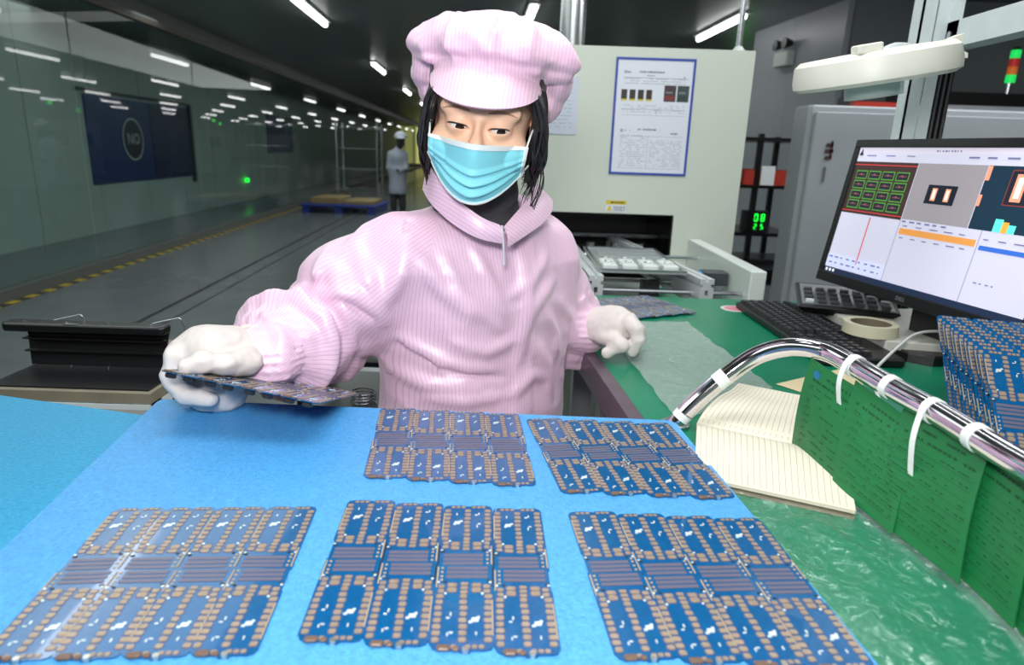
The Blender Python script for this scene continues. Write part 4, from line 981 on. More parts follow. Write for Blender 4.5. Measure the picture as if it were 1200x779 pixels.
# ------------------------------------------------------------------ monitor
MYAW = math.radians(-80); MT = math.radians(9); MW, MH = .55, .322
mw = Vector((math.cos(MYAW), math.sin(MYAW), 0)); mn = Vector((-mw.y, mw.x, 0)); mu = Vector((0, 0, 1))*math.cos(MT)+mn*math.sin(MT); mz = mw.cross(mu)
MO = Vector((.721, 1.55, .85))
MMt = Matrix(((mw.x, mu.x, mz.x, MO.x), (mw.y, mu.y, mz.y, MO.y), (mw.z, mu.z, mz.z, MO.z), (0, 0, 0, 1)))
mo = thing('monitor', 'black computer monitor showing board inspection software', 'monitor', M=MMt)
bz = .017
fm = MB(); fm.b2((0, 0, -.03), (MW, bz+.006, .004)); fm.b2((0, MH-bz, -.03), (MW, MH, .004)); fm.b2((0, bz+.006, -.03), (bz, MH-bz, .004)); fm.b2((MW-bz, bz+.006, -.03), (MW, MH-bz, .004))
part('bezel', fm, m_black, mo, local=True, bevel=.002)
part('back_shell', MB().rbox((MW/2, MH/2, -.045), (MW*.9, MH*.9, .05), .02), m_black, mo, local=True)
def sm_(n, rgb, e=.75): return mat(n, rgb, .5, emit=e, spec=.3)
SX0, SX1, SY0, SY1 = bz, MW-bz, bz+.006, MH-bz
def uvp(x, y):
    dd = Vector(ray(x, y)); t = (MO-Vector(_C)).dot(mz)/dd.dot(mz); p = Vector(_C)+dd*t-MO; return p.dot(mw), p.dot(mu)
part('screen', MB().b2((SX0, SY0, -.004), (SX1, SY1, 0)), sm_('screen_white', (206, 204, 224), .5), mo, local=True)
def scr(name, rects, m, z=.0004):
    if 1 < len(rects) <= 8:
        for q_ in rects: o_ = scr(name, [q_], m, z)
        return o_
    mb = MB()
    for (x0, y0, x1, y1) in rects: mb.b2((max(x0, SX0), max(y0, SY0), z-.0003), (min(x1, SX1), min(y1, SY1), z))
    return part(name, mb, m, mo, local=True)
u1 = uvp(1066, 230)[0]; u1b = uvp(1054, 262)[0]; u2 = uvp(1144, 240)[0]; vt = uvp(1040, 190)[1]; vb = uvp(1050, 262)[1]; vm = uvp(1100, 275)[1]
SW = SX1-SX0; SHh = SY1-SY0
c1 = (u1+u1b)/2; c2 = u2; yt = vt; yb = SY0+SHh*.50; ybL = SY0+SHh*.49
scr('title_bar', [(SX0, SY1-.012, SX1, SY1)], sm_('scr_bar', (196, 190, 205)))
scr('task_bar', [(SX0, SY0, SX1, SY0+.012)], sm_('scr_task', (28, 40, 66)))
scr('task_icon', [(SX0+.006+.012*k, SY0+.003, SX0+.012+.012*k, SY0+.009) for k in range(3)], sm_('scr_white', (235, 235, 240)), .0008)
scr('board_view', [(SX0, ybL, c1-.002, yt)], sm_('scr_brown', (58, 42, 40)))
g1 = []; g2 = []; g3 = []; tw = (c1-.002-SX0-.02)/4; thh = (yt-ybL-.028)/4
for i in range(4):
    for j in range(4):
        x = SX0+.012+tw*i; y = ybL+.012+thh*j; g1.append((x, y, x+tw*.86, y+thh*.84)); g2.append((x+.002, y+.002, x+tw*.86-.002, y+thh*.84-.002)); g3.append((x+tw*.38, y+.008, x+tw*.46, y+thh*.55)); g3.append((x+tw*.2, y+thh*.4, x+tw*.7, y+thh*.45))
scr('tile_outline', g1, sm_('scr_green', (80, 150, 60)), .0007); scr('tile', g2, sm_('scr_tile', (36, 34, 46)), .001); scr('tile_mark', g3, sm_('scr_mark', (150, 90, 90)), .0013)
scr('red_line', [(SX0, yt-.008, c1-.002, yt-.006), (SX0, ybL+.005, c1-.002, ybL+.007)], sm_('scr_red', (190, 60, 60)), .0013)
scr('part_view', [(c1, yb, c2-.002, yt)], sm_('scr_grey', (142, 136, 142)))
cm = (c1+c2)/2-.004; ym = yb+(yt-yb)*.46
scr('part_image', [(cm-.035, ym-.016, cm+.035, ym+.020)], sm_('scr_dark', (16, 26, 40)), .0008)
scr('part_pad', [(cm-.022, ym-.010, cm-.010, ym+.014), (cm+.010, ym-.010, cm+.022, ym+.014)], sm_('scr_orange', (226, 150, 120)), .0011)
scr('part_pad_inner', [(cm-.019, ym-.007, cm-.013, ym+.011), (cm+.013, ym-.007, cm+.019, ym+.011)], sm_('scr_cream', (230, 225, 215)), .0014)
scr('zoom_view', [(c2, yb, SX1, yt)], sm_('scr_teal', (18, 44, 62)))
scr('zoom_frame', [(c2+.05, yb+.045, c2+.16, yb+.105)], sm_('scr_rust', (120, 52, 44)), .0007); scr('zoom_inner', [(c2+.052, yb+.047, c2+.158, yb+.103)], sm_('scr_deep', (30, 30, 44)), .001)
scr('zoom_pad', [(c2+.062, yb+.052, c2+.082, yb+.098), (c2+.115, yb+.052, c2+.135, yb+.098), (c2+.0, yb+.085, c2+.009, yb+.11), (c2+.0, yb+.04, c2+.007, yb+.06)], MATS['scr_orange'], .0013)
scr('zoom_pad_inner', [(c2+.067, yb+.058, c2+.077, yb+.092), (c2+.120, yb+.058, c2+.130, yb+.092)], MATS['scr_cream'], .0016)
scr('bright_patch', [(c2+.05, yb, c2+.066, yb+.022), (c2+.078, yb, c2+.092, yb+.014)], sm_('scr_cyan', (90, 220, 200)), .001); scr('bright_patch', [(c2+.066, yb, c2+.078, yb+.018)], sm_('scr_yellow', (230, 160, 60)), .001)
scr('chart_line', [(SX0+(c1-SX0)*.52, SY0+.03, SX0+(c1-SX0)*.535, ybL-.004)], MATS['scr_red'], .0008)
scr('divider', [(c1-.002, SY0+.012, c1, ybL), (c2+.03, SY0+.012, c2+.032, yb)], sm_('scr_line', (150, 150, 165)), .0008)
scr('orange_row', [(c1+.004, yb-.030, c2+.026, yb-.018)], sm_('scr_amber', (208, 140, 70)), .0008); scr('blue_row', [(c2+.036, yb-.034, SX1, yb-.026)], sm_('scr_blue', (50, 100, 190)), .0008)
dsh = []; R5 = random.Random(9)
for (x0, x1, y, h, st_) in ((SX0+.03, SX0+.2, SY1-.018, .002, .06), (.24, .30, SY1-.008, .003, .007), (.32, SX1, SY1-.019, .003, .04), (c1+.004, c1+.12, yb-.006, .003, .02), (c1+.01, c2, yb-.014, .002, .035), (c1+.01, c2+.02, yb-.038, .002, .03), (SX0+.005, c1-.01, SY0+.035, .003, .02), (SX0+.01, c1-.015, SY0+.022, .003, .02), (c2+.04, SX1, yb-.016, .002, .03), (c2+.05, c2+.09, SY0+.05, .002, .012)):
    x = x0
    while x < x1: wq = st_*R5.uniform(.3, .7); dsh.append((x, y, min(x+wq, x1), y+h)); x += st_
scr('screen_text', dsh, sm_('scr_text', (110, 112, 150), .5), .0012)['kind'] = 'stuff'
scr('bottom_strip', [(SX0, SY0+.014, c1-.004, SY0+.042)], sm_('scr_strip', (190, 195, 225)), .0007)
part('app_mark', MB().prism([(SX0+.004, SY1-.017), (SX0+.016, SY1-.017), (SX0+.010, SY1-.002)], .0008, .0012), m_ink2, mo, local=True)
part('brand_lettering', text_mb('DELL', .011, Matrix.Translation((MW*.5, .0105, .0046))), mat('brand_grey', (120, 122, 126), .4), mo, local=True)
# stand
sc_ = MO+mw*(MW*.5)
part('stand_neck', MB().box((sc_.x+.075, sc_.y-.0, TZ+.09), (.035, .085, .19), Matrix.Rotation(MYAW+PI/2, 3, 'Z')), m_black, mo)
part('stand_base', MB().rbox((sc_.x+.055, sc_.y, TZ+.008), (.19, .22, .014), .03, Matrix.Rotation(MYAW+PI/2, 3, 'Z')), m_black, mo)

# ------------------------------------------------------------------ steel frame and ring lamp
m_frame = mat('frame_paint', (202, 212, 212), .4, noise=14, var=.06)
fr = thing('bench_frame', 'pale painted steel post and cross beam standing behind the monitor', 'frame', (.91, 1.64, TZ))
p0 = PY(1078, 0, 1.64); p1 = PY(1110, 0, 1.64)
part('post', MB().b2((p0.x, 1.62, TZ+.006), (p0.x+.004, 1.66, 2.2)).b2((p0.x, 1.62, TZ+.006), (p1.x-.03, 1.624, 2.2)).b2((p1.x-.026, 1.62, TZ+.006), (p1.x, 1.624, 2.2)).b2((p1.x-.03, 1.63, TZ+.006), (p1.x-.024, 1.66, 2.2)), m_frame, fr)
part('post_foot', MB().b2((p0.x-.02, 1.60, TZ+.0005), (p1.x+.02, 1.68, TZ+.006)), m_frame, fr)
part('cable_channel', MB().b2((p1.x+.002, 1.625, TZ+.006), (p1.x+.04, 1.66, 1.34)), m_blackm, fr)
for k in range(3): part('cable', MB().cyl((p1.x+.008+.012*k, 1.621, TZ+.006), (p1.x+.008+.012*k, 1.621, 1.33), .0035, 8), mat('cable_dark', (60, 60, 62), .3), fr, smooth=True)
bA = PY(1090, 42, 1.62); 
part('beam', MB().b2((p1.x+.0, .7, bA.z-.028), (p1.x+.05, 1.66, bA.z+.028)).b2((p1.x, 1.58, bA.z-.04), (p1.x+.006, 1.66, bA.z+.09)), m_frame, fr)
for yy in (1.60, 1.64): part('bolt', MB().cyl((p1.x-.006, yy, bA.z), (p1.x, yy, bA.z), .008, 6), m_steel, fr)
part('cross_rail', MB().b2((p1.x+.05, 1.62, 1.56), (p1.x+.9, 1.66, 1.60)), m_frame, fr)
RC = PY(1024, 81, 1.22); 
RT = Matrix.Translation(RC) @ Matrix.Rotation(math.radians(-10.5), 4, 'Y') @ Matrix.Rotation(math.radians(3), 4, 'X')
rl = thing('ring_lamp', 'round worn white magnifier lamp head hanging above the monitor', 'lamp', M=RT)
Ro = .130
part('housing', MB().lathe([(.047, -.018), (Ro-.010, -.022), (Ro-.001, -.016), (Ro, -.004), (Ro-.004, .020), (Ro-.014, .028), (.055, .030), (.047, .020)], 56, close=True), mat('lamp_cream', (226, 226, 214), .4, noise=18, var=.03), rl, smooth=True, local=True, sharp=35)
part('magnifier_rim', MB().lathe([(.046, -.046), (.046, .016), (.041, .016), (.041, -.046)], 40, close=True), glass_mat('rim_clear', (.80, .88, .86), 1.45, .1, cloud=.35), rl, smooth=True, local=True)
part('lens', MB().lathe([(.001, -.006), (.040, -.001), (.040, .002), (.001, .007)], 32), glass_mat('lens_glass', (.93, .97, .96)), rl, smooth=True, local=True)
part('light_ring', MB().lathe([(Ro-.02, -.0215), (Ro-.02, -.0195), (.058, -.0195), (.058, -.0215)], 48, close=True), mat('lamp_diffuser', (150, 158, 152), .5), rl, local=True)
part('clip', MB().prism([(Ro-.006, -.012), (Ro+.006, -.012), (Ro+.010, -.004), (Ro+.022, -.006), (Ro+.022, .002), (Ro+.012, .008), (Ro+.014, .034), (Ro-.006, .030)], -.011, .011, Matrix.Rotation(PI/2, 4, 'X')), MATS['lamp_cream'], rl, local=True)
part('top_cap', MB().rbox((-.055, -.085, .034), (.04, .03, .014), .004), MATS['lamp_cream'], rl, local=True)
a0 = RC+Vector((.05, .11, .02)); part('arm', MB().tube(catmull([a0, a0+Vector((.10, .12, .05)), Vector((p0.x+.03, 1.60, 1.36)), Vector((p0.x+.03, 1.62, 1.36))], 5), .011, 10), m_frame, rl, smooth=True)

# ------------------------------------------------------------------ black magazine rack trolley at the left
c = lambda x, y, z: Vector((x, y, z))
LT = .70
L0 = PZ(-2, 452, LT); L1 = PZ(172, 463, LT); L2 = PZ(212, 432, LT)
tx0, tx1, ty0 = L0.x-.02, L1.x, (L0.y+L1.y)/2-.005
ty1 = ty0+.32
sk_ = .02
tr3 = thing('slotted_trolley', 'perforated steel angle trolley with a worn board top left of the worker', 'trolley', ((tx0+tx1)/2, ty0+.15, 0))
part('board_top', MB().b2((tx0, ty0, LT-.018), (tx1+.003, ty1, LT)), mat('worn_board', (128, 122, 104), .7, noise=20, var=.12), tr3)
ag = MB(); ag.b2((tx0, ty0-.003, LT-.058), (tx1+.003, ty0, LT-.020)); ag.b2((tx1+.0, ty0, LT-.058), (tx1+.003, ty1, LT-.020)); part('angle_rail', ag, m_frame, tr3)
for (X, Y0_) in ((tx0, ty0), (tx1-.03, ty0), (tx0, ty1-.03), (tx1-.03, ty1-.03)):
    part('angle_leg', MB().b2((X, Y0_, .06), (X+.033, Y0_+.003, LT-.02)).b2((X+.030 if X > tx0 else X, Y0_, .06), (X+.033 if X > tx0 else X+.003, Y0_+.033, LT-.02)), m_frame, tr3)
    part('caster', MB().cyl((X+.005, Y0_+.016, .03), (X+.028, Y0_+.016, .03), .03, 16), m_black, tr3)
sl_ = MB()
for k in range(24): sl_.b2((tx0+.012+.0112*k*1.0, ty0-.0036, LT-.040), (tx0+.017+.0112*k, ty0-.0029, LT-.034))
for k in range(22): sl_.b2((tx1+.0029, ty0+.012+.014*k, LT-.042), (tx1+.0036, ty0+.018+.014*k, LT-.034))
for k in range(12): sl_.b2((tx1-.02, ty0-.0036, LT-.075-.022*k), (tx1-.014, ty0-.0029, LT-.062-.022*k))
part('slot', sl_, m_joint, tr3, kind='stuff')
part('lower_shelf', MB().b2((tx0, ty0, .28), (tx1, ty1, .30)), m_card, tr3)
m_sat = mat('satin_black', (20, 20, 22), .28)
bk = thing('black_angle_tray', 'black metal angle tray with small rivets standing on the slotted trolley', 'tray', ((tx0+tx1)/2, ty0+.15, LT))
bx0, bx1 = tx0+.005, tx1-.004; by0, by1 = ty0+.012, ty0+.125
ht = .078
part('floor_plate', MB().b2((bx0, by0, LT), (bx1-.002, by1, LT+.003)), m_sat, bk)
u0_ = PY(24, 420, by1).x; u1_ = PY(190, 420, by1).x
part('upright_plate', MB().add([(u0_+.02, by1, LT+.003), (u1_, by1, LT+.003), (u1_+.005, by1+.03, LT+ht), (u0_-.0, by1+.03, LT+ht), (u0_+.02, by1+.004, LT+.003), (u1_, by1+.004, LT+.003), (u1_+.005, by1+.034, LT+ht), (u0_, by1+.034, LT+ht)], [(0, 1, 2, 3), (7, 6, 5, 4), (0, 4, 5, 1), (1, 5, 6, 2), (2, 6, 7, 3), (3, 7, 4, 0)]), m_sat, bk)
part('top_rail', MB().rbox(((u0_+u1_)/2-.01, by1+.016, LT+ht-.004), (u1_-u0_+.035, .036, .017), .006), m_sat, bk, bevel=.002)
for z in (.028, .052): part('shelf_lip', MB().b2((u0_+.01, by1+.0, LT+z), (u1_, by1+.02, LT+z+.0025)), m_sat, bk)
for k in range(4): part('rivet', MB().cyl((u0_+.01+(u1_-u0_-.03)*k/3, by1+.012, LT+ht+.004), (u0_+.01+(u1_-u0_-.03)*k/3, by1+.012, LT+ht+.0065), .0028, 8), m_steel, bk)
for k in range(3): part('rivet', MB().cyl((u0_+.03+.07*k, by1-.008, LT+.003), (u0_+.03+.07*k, by1-.008, LT+.0055), .0028, 8), m_steel, bk)
part('name_plate', MB().b2((u0_+.09, by1+.0, LT+ht+.0042), (u0_+.115, by1+.010, LT+ht+.0048)), m_steel, bk)
for (xa, s) in ((u0_+.07, 1), (u1_-.01, 1)):
    part('wire_loop', MB().tube(catmull([(xa-.03, by1+.03, LT+ht-.0), (xa+.02, by1+.035, LT+ht+.012), (xa+.035, by1+.035, LT+ht+.012), (xa+.045, by1+.035, LT+ht-.02)], 3), .0013, 6), m_steel, bk)

# dark machinery bits seen in the gap between her sleeve and side
m_satd = mat('dark_steel', (58, 60, 60), .4, .5)
gq = PY(435, 445, 1.5)
gm = thing('parts_trolley', 'dark steel trolley with plates and wire seen between her sleeve and side', 'trolley', (gq.x, 1.6, 0))
for (sx, sy) in ((-.16, -.12), (.16, -.12), (-.16, .12), (.16, .12)): part('post', MB().b2((gq.x+sx-.012, 1.6+sy-.012, 0), (gq.x+sx+.012, 1.6+sy+.012, .72)), m_blackm, gm)
for z, m in ((.70, m_satd), (.62, m_blackm), (.50, m_satd), (.3, m_blackm)): part('shelf', MB().b2((gq.x-.17, 1.46, z), (gq.x+.17, 1.74, z+.012)), m, gm)
solo('wire_coil', MB().tube([(gq.x+.03*math.cos(t*.5)-.02, 1.50+.03*math.sin(t*.5), .516+.0006*t) for t in range(50)], .002, 6), m_steel, 'small coil of bright wire on the dark trolley beside her waist', 'wire', smooth=True, sharp=80)
solo('small_carton', MB().rbox((gq.x-.06, 1.55, .742), (.10, .08, .06), .004), m_card, 'small brown carton on the dark trolley behind her sleeve', 'box')

# ================================================================== THE WORKER
SD = np.array([.80, .60, 0]); SD /= np.linalg.norm(SD); FN = np.array([SD[1], -SD[0], 0])     # shoulder line, chest direction
wk = thing('person', 'seated worker in a pale pink cleanroom jacket, pink cap and blue face mask', 'person', (-.04, 1.15, 0))
def n_(v): return np.array(v, float)
# ---- head
HCt = PY(567, 143, 1.0); HR = Matrix.Rotation(math.radians(-2.5), 3, 'Z') @ Matrix.Rotation(math.radians(9), 3, 'X') @ Matrix.Rotation(math.radians(6.0), 3, 'Y')
HRn = np.array(HR); HO = np.array(HCt)
def h2w(p): return HO + np.asarray(p, float)@HRn.T
def w2h(P): return (P-HO)@HRn
def H(x, y, z): return Vector(h2w([x, y, z]))
EX, EY, EZ, ER = .0280, -.0715, .002, .0125
def head_sdf(q):
    x, y, z = q[..., 0], q[..., 1], q[..., 2]; ax = np.abs(x); m = np.stack([ax, y, z], -1)
    d = ell(q, (0, .012, .040), (.072, .090, .082))
    d = smin(d, ell(q, (0, -.018, -.030), (.063, .070, .080)), .02)
    d = smin(d, ell(q, (0, -.058, -.084), (.026, .024, .022)), .025)
    d = smin(d, ell(m, (.044, -.048, -.028), (.024, .030, .024)), .016)
    d = smin(d, ell(m, (.022, -.070, .024), (.032, .012, .012)), .022)             # brow
    d = smin(d, chain(q, [(0, -.082, .006), (0, -.094, -.018), (0, -.098, -.034)], [.0065, .0075, .0090], .008), .010)
    d = smin(d, ell(m, (.011, -.090, -.036), (.007, .008, .006)), .006)
    d = smin(d, ell(q, (0, -.086, -.064), (.022, .008, .005)), .005); d = smin(d, ell(q, (0, -.085, -.074), (.019, .008, .005)), .005)
    d = smax(d, -ell(m, (EX, EY-.016, EZ), (.018, .009, .010)), .014)               # socket
    lid = np.linalg.norm(m-n_((EX, EY, EZ)), axis=-1)-(ER+.0022); d = smin(d, lid, .008)
    # almond slit
    u = (m[..., 0]-EX)/.0148; hz = .0031*np.sqrt(np.clip(1-u*u, 0, 1))-.0001; zc = EZ-.0008+.0012*u
    slit = np.maximum(np.abs(z-zc)-hz, np.maximum(np.abs(u)-1, y-(EY-.002))*1.0); slit = np.maximum(slit, (np.abs(u)-1)*.0148)
    d = np.maximum(d, -np.maximum(slit, y-EY))
    d = smin(d, ell(m, (.0755, .012, -.012), (.008, .018, .030)), .006)
    d = smin(d, cone(q, (0, .030, -.05), (0, .062, -.17), .050, .052), .02)
    return d
# ---- body under the clothes: trunk, arms, legs
S_R = n_([-.19, 1.01, .955]); S_L = n_([.055, 1.185, .950])
E_R = n_(PY(380, 400, 1.03)); W_R = n_(PY(305, 420, .862)); E_L = n_(PY(652, 392, 1.27)); W_L = n_(PY(688, 388, 1.19))
TC = n_([-.062, 1.12, 0]); 
HIP_R = TC-SD*.09+n_([0, 0, .52]); HIP_L = TC+SD*.09+n_([0, 0, .52])
KN_R = HIP_R+n_([-.02, -.20, -.0])+FN*.15+n_([0, 0, -.02]); KN_L = HIP_L+FN*.30+n_([-.02, -.06, -.02])
KN_R = n_([-.16, .86, .50]); KN_L = n_([.05, .93, .50]); AN_R = n_([-.16, .90, .09]); AN_L = n_([.06, .97, .09])
NB_ = h2w([0, .062, -.17])
def body_sdf(p):
    d = head_sdf(w2h(p))
    d = smin(d, chain(p, [tuple(NB_), (TC[0]-.0, TC[1]-.01, .93), (TC[0], TC[1], .75), (TC[0], TC[1], .55)], [.05, .085, .085, .095], .03), .03)
    d = smin(d, chain(p, [tuple(S_R), tuple((S_R+S_L)/2+n_([0, .0, .02])), tuple(S_L)], [.042, .06, .042], .02), .03)
    d = smin(d, chain(p, [S_R, E_R, W_R], [.040, .032, .024], .02), .02); d = smin(d, chain(p, [S_L, E_L, W_L], [.040, .032, .024], .02), .02)
    return d
Vh, Fh = surface_nets(lambda q: head_sdf(q), (-.092, -.125, -.17), (.092, .125, .135), .0016)
Vh = h2w(Vh)
m_skin = mat('skin', (238, 192, 164), .45, noise=30, var=.03, spec=.4)
b_ = m_skin.node_tree.nodes['Principled BSDF']; b_.inputs['Subsurface Weight'].default_value = .12; b_.inputs['Subsurface Radius'].default_value = (.012, .005, .003); b_.inputs['Subsurface Scale'].default_value = .4
net_obj('body', Vh, Fh, m_skin, wk, smooth_iter=1)
# eyes
for s in (-1, 1):
    ec = n_([EX*s, EY, EZ]); mb = MB()
    R_ = Matrix.Translation(Vector(h2w(ec)))
    prof = [(ER*math.sin(a), -ER*math.cos(a)) for a in np.linspace(0.02, PI-.02, 18)]
    ey_ = part('eyeball', MB().lathe(prof, 24, R_), mat('eye_white', (228, 222, 218), .15), wk, smooth=True)
    look = Vector(HRn@n_([.30, -.93, -.22])).normalized(); Q = look.to_track_quat('Z', 'Y').to_matrix().to_4x4()
    pf = [((ER+.0004)*math.sin(a), (ER+.0004)*math.cos(a)) for a in np.linspace(0.50, 0.0, 7)]; pf[-1] = (.00005, pf[-1][1])
    part('iris', MB().lathe(pf, 24, R_ @ Q), mat('iris_dark', (38, 24, 18), .1), ey_, smooth=True)
    lash = []
    for k in range(9):
        u = -1+k/4; x = (EX+.0148*u)*s; z = EZ-.0008+.0012*u+.0033*math.sqrt(max(0, 1-u*u))+.0004
        yy = EY-math.sqrt(max(1e-6, (ER+.0026)**2-(x-EX*s)**2-(z-EZ)**2)) if abs(u) < .98 else EY-.004
        yy = EY-math.sqrt(max(.004**2, (ER+.0024)**2-(x-EX*s)**2-(z-EZ)**2)); lash.append(H(x, yy, z))
    part('eyelashes', MB().tube(lash, [.0003, .0007, .0009, .001, .001, .001, .0010, .0009, .0004], 6), mat('lash', (30, 22, 20), .6), wk, smooth=True)
    br_ = []
    for k in range(7):
        t = k/6; x = (.012+.038*t)*s; z = .0225+.0050*math.sin(t*2.6)-.004*t
        # march to the skin
        y0 = -.13
        for _ in range(60):
            dd = float(head_sdf(n_([[x, y0, z]]))[0]);
            if dd < .0002: break
            y0 += dd*.8
        br_.append(H(x, y0+.0002, z))
    part('eyebrow', MB().tube(br_, [.0010, .0019, .0022, .0021, .0018, .0013, .0007], 6, flat=.45, up=tuple(HRn@n_([0, -1, 0]))), mat('brow', (168, 126, 104), .8), wk, smooth=True)

# ---- face mask
HX = np.linspace(-.085, .085, 69); HZ = np.linspace(-.135, .015, 61)
gx, gz = np.meshgrid(HX, HZ, indexing='ij'); gy = np.full_like(gx, -.15)
for _ in range(40):
    dd = head_sdf(np.stack([gx, gy, gz], -1)); gy = np.minimum(gy+np.maximum(dd, 0)*.8, .05)
gy2 = gy.copy()
for _ in range(60):      # stretched cloth: never inside the face, otherwise as smooth as it can be
    gy2[1:-1, 1:-1] = np.minimum(gy[1:-1, 1:-1], (gy2[2:, 1:-1]+gy2[:-2, 1:-1]+gy2[1:-1, 2:]+gy2[1:-1, :-2])/4)
def face_y(x, z):
    i = min(max((x-HX[0])/(HX[1]-HX[0]), 0), 67.999); j = min(max((z-HZ[0])/(HZ[1]-HZ[0]), 0), 59.999); a, b = int(i), int(j); s, t = i-a, j-b
    return gy2[a, b]*(1-s)*(1-t)+gy2[a+1, b]*s*(1-t)+gy2[a, b+1]*(1-s)*t+gy2[a+1, b+1]*s*t
def msk(u, v):
    au = abs(u); x = .0675*u*(1-.05*v)
    ztop = -.0145-.003*u*u; zbot = -.098+.040*au**2.0; z = ztop+(zbot-ztop)*v
    y = -.1135+.016*v-.012*(v-.35)**2+ .061*au**1.7
    y += -.004*math.exp(-(u/.22)**2)*math.exp(-((v-.25)/.3)**2)
    y += .010*math.exp(-((v-1)/.12)**2)*(1-au)
    y = min(y, face_y(x, z)-.0045 if au < .93 else face_y(x*.95, z)-.003)
    for pv, dp_ in ((.44, .0040), (.62, .0065), (.80, .0060)):
        vv = v-(pv+.11*max(0, 1-au)**.8-.05)
        if -.12 < vv < .02: y -= dp_*sstep(-.12, 0, vv)*(1-sstep(0, .014, vv))*(1-.5*au)
    return H(x, y-.001, z)
m_mask = mat('mask_cyan', (134, 216, 228), .55, bump=(900, .3, .0004))
part('mask', MB().grid(lambda a, b: msk(a*2-1, b), 61, 110, .0012), m_mask, wk, smooth=True, sharp=80)
mk = [o for o in wk.children if o.name.startswith('mask')][0]
part('mask_binding', MB().grid(lambda a, b: msk((a*2-1), -.01+b*.085)+Vector(HRn@n_([0, -.0009, 0])), 41, 5, .0022), mat('mask_white', (232, 240, 240), .5), mk, smooth=True)
part('mask_binding', MB().grid(lambda a, b: msk((a*2-1), .965+b*.045)+Vector(HRn@n_([0, -.0006, 0])), 41, 4, .0018), MATS['mask_white'], mk, smooth=True)
for s in (-1, 1):
    part('side_binding', MB().grid(lambda a, b, s=s: msk(s*(.955+.05*a), b)+Vector(HRn@n_([s*.0008, -.0008, 0])), 4, 30, .002), MATS['mask_white'], mk, smooth=True)
    t0 = msk(s, .03); t1 = msk(s, .97)
    part('ear_loop', MB().tube(catmull([t0, H(s*.0725, -.035, .002), H(s*.082, .008, .014), H(s*.084, .020, -.004)], 6), .0013, 6), MATS['mask_white'], mk, smooth=True)
    part('ear_loop', MB().tube(catmull([t1, H(s*.074, -.03, -.045), H(s*.082, .012, -.03), H(s*.084, .020, -.004)], 6), .0013, 6), MATS['mask_white'], mk, smooth=True)
part('earring', MB().lathe([(.0005, -.0028), (.0022, -.0016), (.0028, 0), (.0022, .0016), (.0005, .0028)], 12, Matrix.Translation(H(-.080, -.010, -.020))), mat('pearl', (235, 235, 230), .2), wk, smooth=True)

# ---- cap
m_pink = None
def pink_mat(name, rgb, stripe_rgb, attr, scale, rough=.42):
    m = bpy.data.materials.new(name); m.use_nodes = True; nt = m.node_tree; b = nt.nodes['Principled BSDF']
    at = nt.nodes.new('ShaderNodeAttribute'); at.attribute_name = attr
    mu_ = nt.nodes.new('ShaderNodeMath'); mu_.operation = 'MULTIPLY'; mu_.inputs[1].default_value = scale
    fr_ = nt.nodes.new('ShaderNodeMath'); fr_.operation = 'FRACT'; nt.links.new(at.outputs['Fac'], mu_.inputs[0]); nt.links.new(mu_.outputs[0], fr_.inputs[0])
    ls = nt.nodes.new('ShaderNodeMath'); ls.operation = 'LESS_THAN'; ls.inputs[1].default_value = .22; nt.links.new(fr_.outputs[0], ls.inputs[0])
    mx = nt.nodes.new('ShaderNodeMix'); mx.data_type = 'RGBA'; mx.inputs[6].default_value = lin(rgb)+(1,); mx.inputs[7].default_value = lin(stripe_rgb)+(1,)
    nt.links.new(ls.outputs[0], mx.inputs[0]); nt.links.new(mx.outputs[2], b.inputs['Base Color'])
    b.inputs['Roughness'].default_value = rough; b.inputs['Sheen Weight'].default_value = .25; b.inputs['Sheen Roughness'].default_value = .4; b.inputs['Specular IOR Level'].default_value = .7
    tc = nt.nodes.new('ShaderNodeTexCoord'); n2 = nt.nodes.new('ShaderNodeTexNoise'); n2.inputs['Scale'].default_value = 22; n2.inputs['Detail'].default_value = 5; nt.links.new(tc.outputs['Object'], n2.inputs['Vector'])
    bp = nt.nodes.new('ShaderNodeBump'); bp.inputs['Strength'].default_value = .35; bp.inputs['Distance'].default_value = .006; nt.links.new(n2.outputs['Fac'], bp.inputs['Height']); nt.links.new(bp.outputs[0], b.inputs['Normal'])
    MATS[name] = m; return m
m_jacket = pink_mat('pink_satin', (234, 200, 222), (218, 174, 206), 'stripe', 1.0, .40)
m_cap = pink_mat('pink_cap_cloth', (232, 194, 216), (216, 172, 202), 'stripe', 1.0, .5)
